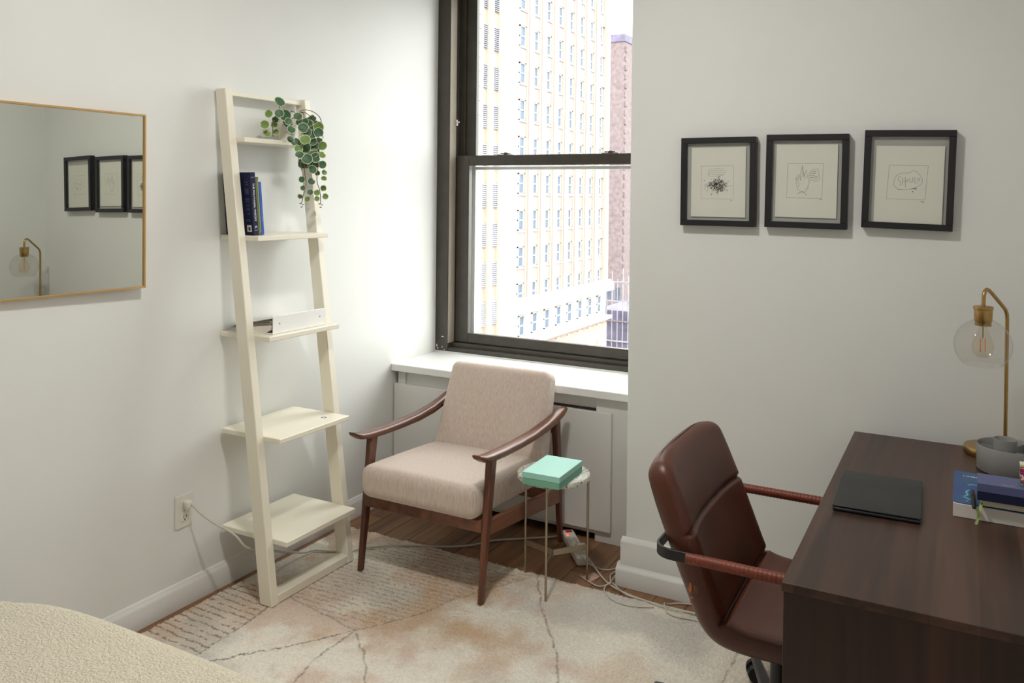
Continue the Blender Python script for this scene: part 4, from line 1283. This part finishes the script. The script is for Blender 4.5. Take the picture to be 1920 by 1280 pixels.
def lerp_tab(tab, s):
    for (a, va), (b_, vb) in zip(tab[:-1], tab[1:]):
        if s <= b_:
            t = max(0, (s - a) / (b_ - a))
            return va + (vb - va) * t
    return tab[-1][1]


def shell_fn(v):
    # v.x across (-1..1 scaled .5), v.y along arc, v.z thickness (-.5...5 scaled)
    s = max(0.0, min(LT, v.y))
    i = max(k for k in range(len(arc)) if arc[k] <= s + 1e-9)
    i = min(i, len(arc) - 2)
    t = (s - arc[i]) / (arc[i + 1] - arc[i])
    p = pp[i].lerp(pp[i + 1], t)
    tg_ = (pp[min(i + 1, len(pp) - 1)] - pp[max(i - 1, 0)]).normalized()
    nrm = Vector((-tg_.z, 0, tg_.x))         # front side of the shell
    over = v.y - s
    w = v.x / 0.25
    th = lerp_tab(TH, s) / 0.08
    zt_ = v.z * th
    groove = math.exp(-((s - 0.190) / 0.0055) ** 2)
    if v.z > 0:
        zt_ *= 1 - 0.26 * groove - 0.40 * math.exp(-((s - 0.435) / 0.012) ** 2)
        zt_ -= 0.016 * (1 - w * w) * (1 if s < 0.62 else 0.5)
        zt_ += 0.010 * math.sin(math.pi * min(1, max(0, (s - 0.25) / 0.3))) * (1 - w * w)
    y = OCY + w * lerp_tab(HW, s)
    q = p + nrm * zt_ + tg_ * over
    # arched top edge
    arch = 0.030 * abs(w) ** 4 * max(0, 1 - s / 0.30)
    q = q - Vector((0, 0, 1)) * arch
    # wings curl slightly forward
    q = q + nrm * (0.012 * w ** 4)
    return Vector((q.x, y, q.z))


MB().rbox((0, LT / 2, 0), (0.50, LT, 0.08), 0.034, (22, 170, 3), shell_fn, 5).build('seat_shell', M_LEATHER, oc, angle=75)
zA = 0.660
yN, yF = 2.012, 2.588
band = []
for k in range(9):
    an = math.pi / 2 * k / 8
    band.append((1.925 - 0.045 * math.sin(an), yN + 0.045 - 0.045 * math.cos(an), zA))
bandpath = [(1.985, yN, zA)] + band + [(1.880, OCY, zA)] + [(a, 2 * OCY - b_, c) for a, b_, c in reversed(band)] + [(1.985, yF, zA)]
bm_ = MB()
vs = []
P = [Vector(p) for p in bandpath]
for i, p in enumerate(P):
    t = (P[min(i + 1, len(P) - 1)] - P[max(i - 1, 0)]).normalized()
    sd = Vector((t.y, -t.x, 0)) * 0.0035
    zz = Vector((0, 0, 0.0135))
    vs += [p + sd - zz, p - sd - zz, p - sd + zz, p + sd + zz]
fs = []
for i in range(len(P) - 1):
    for j in range(4):
        fs.append((4 * i + j, 4 * i + (j + 1) % 4, 4 * i + 4 + (j + 1) % 4, 4 * i + 4 + j))
fs += [(0, 1, 2, 3), tuple(4 * (len(P) - 1) + j for j in range(4))]
bm_.add(vs, fs).build('back_band', M_BLACK, oc, bevel=0.001, seg=1)
for yy in (yN, yF):
    n = 120
    xs = [1.965 + (2.285 - 1.965) * i / n for i in range(n + 1)]
    MB().tube([(xx, yy, zA) for xx in xs], [0.0135 + 0.0005 * math.sin(i * math.pi / 2 + 0.4) for i in range(n + 1)], 12).build('arm_wrap', M_CORDWRAP, oc, angle=80)
    inn = OCY + (yy - OCY) * 0.80
    MB().tube(smooth_path([(2.27, yy, zA), (2.31, yy, zA - 0.004), (2.335, yy, zA - 0.03), (2.34, yy, 0.56), (2.335, yy, 0.44), (2.32, yy + (inn - yy) * 0.3, 0.395), (2.29, inn, 0.385)], 4), 0.009, 10).build('arm_bracket', M_BLACK, oc, angle=60)
sc_ = MB()
for (dx, dz, w_, h_) in ((0.0, 0.0, 0.010, 0.030), (0.004, -0.022, 0.014, 0.006), (0.012, 0.004, 0.002, 0.034), (0.017, 0.0, 0.0015, 0.028), (0.003, -0.033, 0.006, 0.008)):
    k = 7
    sc_.add([(1.968 + dx + w_ / 2 * math.cos(6.283 * i / k) * random.uniform(0.7, 1.1), 2.0365, 0.575 + dz + h_ / 2 * math.sin(6.283 * i / k) * random.uniform(0.7, 1.1)) for i in range(k)], [tuple(range(k))])
M_SCUFF = mat('scuffed_leather', srgb(170, 104, 58), 0.7, var=0.25, vscale=90)
sc_.build('scuff', M_SCUFF, oc, smooth=False)
BC = Vector((2.12, 2.38, 0.0))
MB().box((2.06, 2.30, 0.368), (2.24, 2.44, 0.388)).build('seat_plate', M_BLACK, oc, bevel=0.003)
MB().cyl((BC.x, BC.y, 0.10), (BC.x, BC.y, 0.37), 0.024, 0.020, 20).build('gas_lift', M_BLACK, oc)
MB().cyl((BC.x, BC.y, 0.085), (BC.x, BC.y, 0.135), 0.045, 0.036, 24).build('hub', M_BLACK, oc)
for a in (112, 177, 254, 326, 38):
    an = math.radians(a)
    d = Vector((math.cos(an), math.sin(an), 0))
    sd = Vector((-d.y, d.x, 0))
    e = BC + d * 0.365
    lgm = MB().hexa([BC + d * 0.03 + sd * 0.022 + Vector((0, 0, 0.09)), BC + d * 0.03 - sd * 0.022 + Vector((0, 0, 0.09)), e - sd * 0.013 + Vector((0, 0, 0.076)), e + sd * 0.013 + Vector((0, 0, 0.076))],
                    [BC + d * 0.03 + sd * 0.019 + Vector((0, 0, 0.125)), BC + d * 0.03 - sd * 0.019 + Vector((0, 0, 0.125)), e - sd * 0.011 + Vector((0, 0, 0.094)), e + sd * 0.011 + Vector((0, 0, 0.094))])
    leg_o = lgm.build('base_leg', M_BLACK, oc, bevel=0.004)
    wc = BC + d * 0.350
    fwd_ = sd
    zw = 0.0145 + 0.027
    cs = MB()
    cs.cyl(wc + d * 0.010 + Vector((0, 0, zw)), wc + d * 0.030 + Vector((0, 0, zw)), 0.027, 0.025, 20)
    cs.cyl(wc - d * 0.030 + Vector((0, 0, zw)), wc - d * 0.010 + Vector((0, 0, zw)), 0.025, 0.027, 20)
    cs.cyl(wc + Vector((0, 0, zw)), wc + Vector((0, 0, 0.082)), 0.008, 0.008, 12)
    cs.build('caster', M_BLACKPL, leg_o)

# ------------------------------------------------------------------ bouclé seat in the near corner
bs = thing('boucle_ottoman', (0.83, 0.98, 0.0), 'cream bouclé upholstered seat with rounded corners in the near left corner', 'ottoman')


def oct_fn(v):
    # v centred on 0; superellipse plan
    u, w = v.x / 0.66, v.y / 0.43
    m_ = max(abs(u), abs(w))
    if m_ > 1e-6:
        e = 4.2
        k = m_ / (abs(u) ** e + abs(w) ** e) ** (1 / e)
    else:
        k = 1
    bulge = 1.0 + 0.02 * math.cos((v.z - 0.27) * 6)
    z = v.z + 0.012 * max(0, 1 - u * u) * max(0, 1 - w * w) * (1 if v.z > 0.3 else 0)
    return Vector((0.845 + v.x * k * bulge, 0.985 + v.y * k * bulge, z))


MB().rbox((0, 0, 0.245), (1.32, 0.86, 0.395), 0.055, 26, oct_fn, 6).build('seat', M_BOUCLE, bs, angle=80)
for (a, b_) in ((0.40, 0.72), (1.29, 0.72), (0.40, 1.25), (1.29, 1.25)):
    zf = 0.0145 if True else 0
    MB().cyl((a, b_, zf), (a, b_, 0.06), 0.016, 0.022, 16).build('leg', M_WALNUTZ, bs)

# ------------------------------------------------------------------ ceiling light (above the picture)
clx, cly = 1.45, 1.62
cl = thing('ceiling_light', (clx, cly, CEIL), 'round white flush ceiling light in the middle of the room', 'lamp')
MB().lathe([(0.0, 0.0), (0.19, 0.0), (0.19, -0.03), (0.175, -0.035), (0.0, -0.035)], (clx, cly, CEIL), 40).build('housing', M_TRIM, cl, angle=40)
M_DIFF = bpy.data.materials.new('light_diffuser')
M_DIFF.use_nodes = True
_p = M_DIFF.node_tree.nodes['Principled BSDF']
_p.inputs['Emission Color'].default_value = (1.0, 0.95, 0.86, 1)
_p.inputs['Emission Strength'].default_value = 3.0
MB().lathe([(0.0, -0.060), (0.10, -0.055), (0.16, -0.045), (0.172, -0.0355), (0.0, -0.0355)], (clx, cly, CEIL), 40).build('diffuser', M_DIFF, cl, angle=60)
ld = bpy.data.lights.new('ceiling_lamp', 'AREA')
ld.shape = 'DISK'
ld.size = 0.24
ld.energy = 27.0
ld.color = (1.0, 0.97, 0.93)
lo = bpy.data.objects.new('ceiling_lamp', ld)
COL.objects.link(lo)
lo.location = (clx, cly, CEIL - 0.064)

# ------------------------------------------------------------------ the street outside
M_STONE = mat('pale_stone', srgb(156, 150, 138), 0.85, var=0.05, vscale=0.4)
M_BRICKP = mat('pink_brick', srgb(134, 120, 117), 0.9, var=0.08, vscale=1.4)
M_ORANGE = mat('buff_brick', srgb(148, 130, 118), 0.9, var=0.06, vscale=1.2)
M_WHITEST = mat('white_stone', srgb(178, 176, 170), 0.8, var=0.03, vscale=0.5)
M_LOUVRE = mat('grey_louvre', srgb(124, 124, 134), 0.6, var=0.08, vscale=2)
M_DARKPANE = mat('far_glass', srgb(66, 80, 98), 0.45, var=0.35, vscale=0.35)
M_TOWER = mat('dark_brick', srgb(104, 92, 93), 0.9, var=0.22, vscale=1.6)
M_FARB = mat('far_facade', srgb(160, 158, 158), 0.8, var=0.03, vscale=0.4)
M_LOWB = mat('mauve_shed', srgb(90, 85, 104), 0.8, var=0.22, vscale=0.8)
M_STREET = mat('street', srgb(80, 78, 76), 0.9, var=0.1, vscale=0.2)

tag(MB().box((-300, 4.6, -42), (300, 500, -40)).build('street_ground', M_STREET), kind='structure')
XF = -35.0
bd1 = thing('office_building', (XF - 5, 75, -40), 'tall pale brick building with rows of sash windows seen through the window', 'building')
MB().box((XF - 12, 69.0, -40), (XF - 0.40, 93.0, 46)).build('wall', M_BRICKP, bd1)
WCOL = [71.3 + 2.77 * k for k in range(8)]
WR = [25.0, 21.45, 17.9, 14.35, 10.8, 7.25, 3.70, 0.15, -3.40, -6.95]
WW, WH = 1.15, 2.0
# piers between window columns and spandrels between rows
edges = [69.0] + [(a + b_) / 2 for a, b_ in zip(WCOL[:-1], WCOL[1:])] + [93.0]
for i in range(9):
    e = edges[i]
    lo_, hi_ = (e, e + 0.85) if i == 0 else ((e - 0.55, e + 0.55) if i < 8 else (e - 1.0, e))
    MB().box((XF - 0.40, lo_, -8.6), (XF + 0.05, hi_, 46)).build('pier', M_STONE if i in (0, 8) else M_BRICKP, bd1)
    if 0 < i < 8:
        for dy in (-0.62, 0.50):
            MB().box((XF - 0.40, e + dy, -8.6), (XF - 0.05, e + dy + 0.12, 46)).build('pilaster_edge', M_STONE, bd1)
for j, zt_ in enumerate([28.6] + WR[:-1]):
    MB().box((XF - 0.40, 69.0, zt_ - 3.55 + 0.02), (XF - 0.22, 93.0, zt_ - 2.0 - 0.10)).build('spandrel', M_BRICKP, bd1)
for (z0, z1, pr__, mm) in ((-9.55, -8.65, 0.75, M_WHITEST), (-8.65, -8.35, 0.35, M_WHITEST), (-12.95, -12.60, 0.55, M_WHITEST), (-16.9, -16.5, 0.5, M_WHITEST)):
    MB().box((XF - 0.4, 68.7, z0), (XF + pr__, 93.3, z1)).build('cornice', mm, bd1)
MB().box((XF - 0.4, 69.0, -12.6), (XF - 0.22, 93.0, -9.55)).build('belt_course', M_WHITEST, bd1)
MB().box((XF - 0.4, 69.0, -16.5), (XF - 0.10, 93.0, -12.95)).build('belt_course', M_ORANGE, bd1)

# one sash window shared by all
wmesh_fr = MB()
hw = WW / 2
wmesh_fr.box((-0.10, -hw, -WH), (0.05, -hw + 0.11, 0)).box((-0.10, hw - 0.11, -WH), (0.05, hw, 0)).box((-0.10, -hw, -0.11), (0.05, hw, 0)).box((-0.10, -hw, -WH), (0.05, hw, -WH + 0.11))
wmesh_fr.box((-0.09, -hw, -WH / 2 - 0.06), (0.03, hw, -WH / 2 + 0.06)).box((-0.10, -hw - 0.12, -WH - 0.16), (0.18, hw + 0.12, -WH))
t_ = wmesh_fr.build('window', M_WHITEST, smooth=False)
WFM = t_.data
bpy.data.objects.remove(t_)
t_ = MB().box((-0.08, -hw + 0.1, -WH + 0.1), (-0.04, hw - 0.1, -0.1)).build('pane', M_DARKPANE, smooth=False)
WPM = t_.data
bpy.data.objects.remove(t_)
bo = Vector((XF - 5, 75, -40))
for zt_ in WR + [-10.05, -13.4]:
    for wy in WCOL:
        w_ = child('window', WFM, bd1, loc=Vector((XF - 0.30 if zt_ > -9 else XF - 0.10, wy, zt_)) - bo)
        child('pane', WPM, w_)

bd2 = thing('stone_tower_block', (XF - 5, 62, -40), 'yellowish stone building with paired grey louvers left of the sash windows', 'building')
MB().box((XF - 12, 52.0, -40), (XF - 0.30, 68.65, 46)).build('wall', M_ORANGE, bd2)
for (a, b_, mm, pr__) in ((56.0, 63.0, M_STONE, 0.25), (64.45, 65.12, M_STONE, 0.1), (66.45, 67.25, M_STONE, 0.1), (67.25, 68.6, M_WHITEST, 0.45)):
    MB().box((XF - 0.30, a, -40), (XF + pr__, b_, 46)).build('pier', mm, bd2)
for k in range(28):
    z = -14 + k * 1.25
    MB().box((XF + 0.25, 60.6, z), (XF + 0.36, 62.55, z + 1.12)).build('quoin_stone', M_STONE, bd2)
bo2 = Vector((XF - 5, 62, -40))
lm = MB()
lm.box((-0.02, -0.66, -2.15), (0.04, -0.60, 0)).box((-0.02, 0.60, -2.15), (0.04, 0.66, 0))
for k in range(12):
    z = -2.15 + k * 0.18
    lm.add([(0.10, -0.6, z), (0.10, 0.6, z), (-0.02, 0.6, z + 0.15), (-0.02, -0.6, z + 0.15)], [(0, 1, 2, 3)])
lm.box((-0.06, -0.62, -2.15), (-0.04, 0.62, 0))
t_ = lm.build('louver', M_LOUVRE, smooth=False)
LVM = t_.data
bpy.data.objects.remove(t_)
for k in range(-2, 10):
    z = 16.82 + (2 - k) * 3.55
    for cy_ in (63.73, 65.78):
        child('louver', LVM, bd2, loc=Vector((XF - 0.2, cy_, z)) - bo2)

tw = thing('brick_tower', (-48.7, 133, -40), 'narrow dark brick tower beyond the sash windows', 'building')
MB().box((-50.2, 130, -40), (-47.45, 137, 28.2)).build('shaft', M_TOWER, tw)
MB().box((-50.4, 129.8, 27.2), (-47.3, 137.2, 28.4)).build('parapet', M_LOWB, tw)
for k in range(26):
    MB().box((-47.45, 130.2, -12 + k * 1.5), (-47.15 if k % 2 else -47.3, 130.9, -11.2 + k * 1.5)).build('edge_block', M_TOWER, tw)
fb = thing('far_building', (-55, 170, -40), 'far pale building at the right edge of the window view', 'building')
MB().box((-75, 165, -40), (-50, 180, 22)).build('wall', M_FARB, fb)
MB().box((-60.5, 164.6, 14.5), (-50, 165, 20.5)).build('glass_band', M_DARKPANE, fb)
sh = thing('site_shed', (-41, 112, -40), 'low mauve scaffolded structure in the street below the brick tower', 'building')
MB().box((-43.5, 110, -40), (-36, 120, -14.5)).build('wall', M_LOWB, sh)
for k in range(7):
    MB().box((-43.5 + k * 0.8, 109.7, -24), (-43.38 + k * 0.8, 109.85, -8.5 - (k * 37 % 5) * 0.5)).build('pole', M_LOUVRE, sh)
for z in (-10.5, -13.2, -16, -18.8):
    MB().box((-43.6, 109.6, z), (-37, 109.75, z + 0.18)).build('ledger', M_LOUVRE if z != -16 else M_TOWER, sh)
for (a, z) in ((-43.0, -13.0), (-41.9, -12.9), (-40.6, -13.1), (-42.6, -15.5)):
    MB().box((a, 109.76, z), (a + 0.7, 109.8, z + 1.9)).build('tarp', M_DARKPANE, sh)
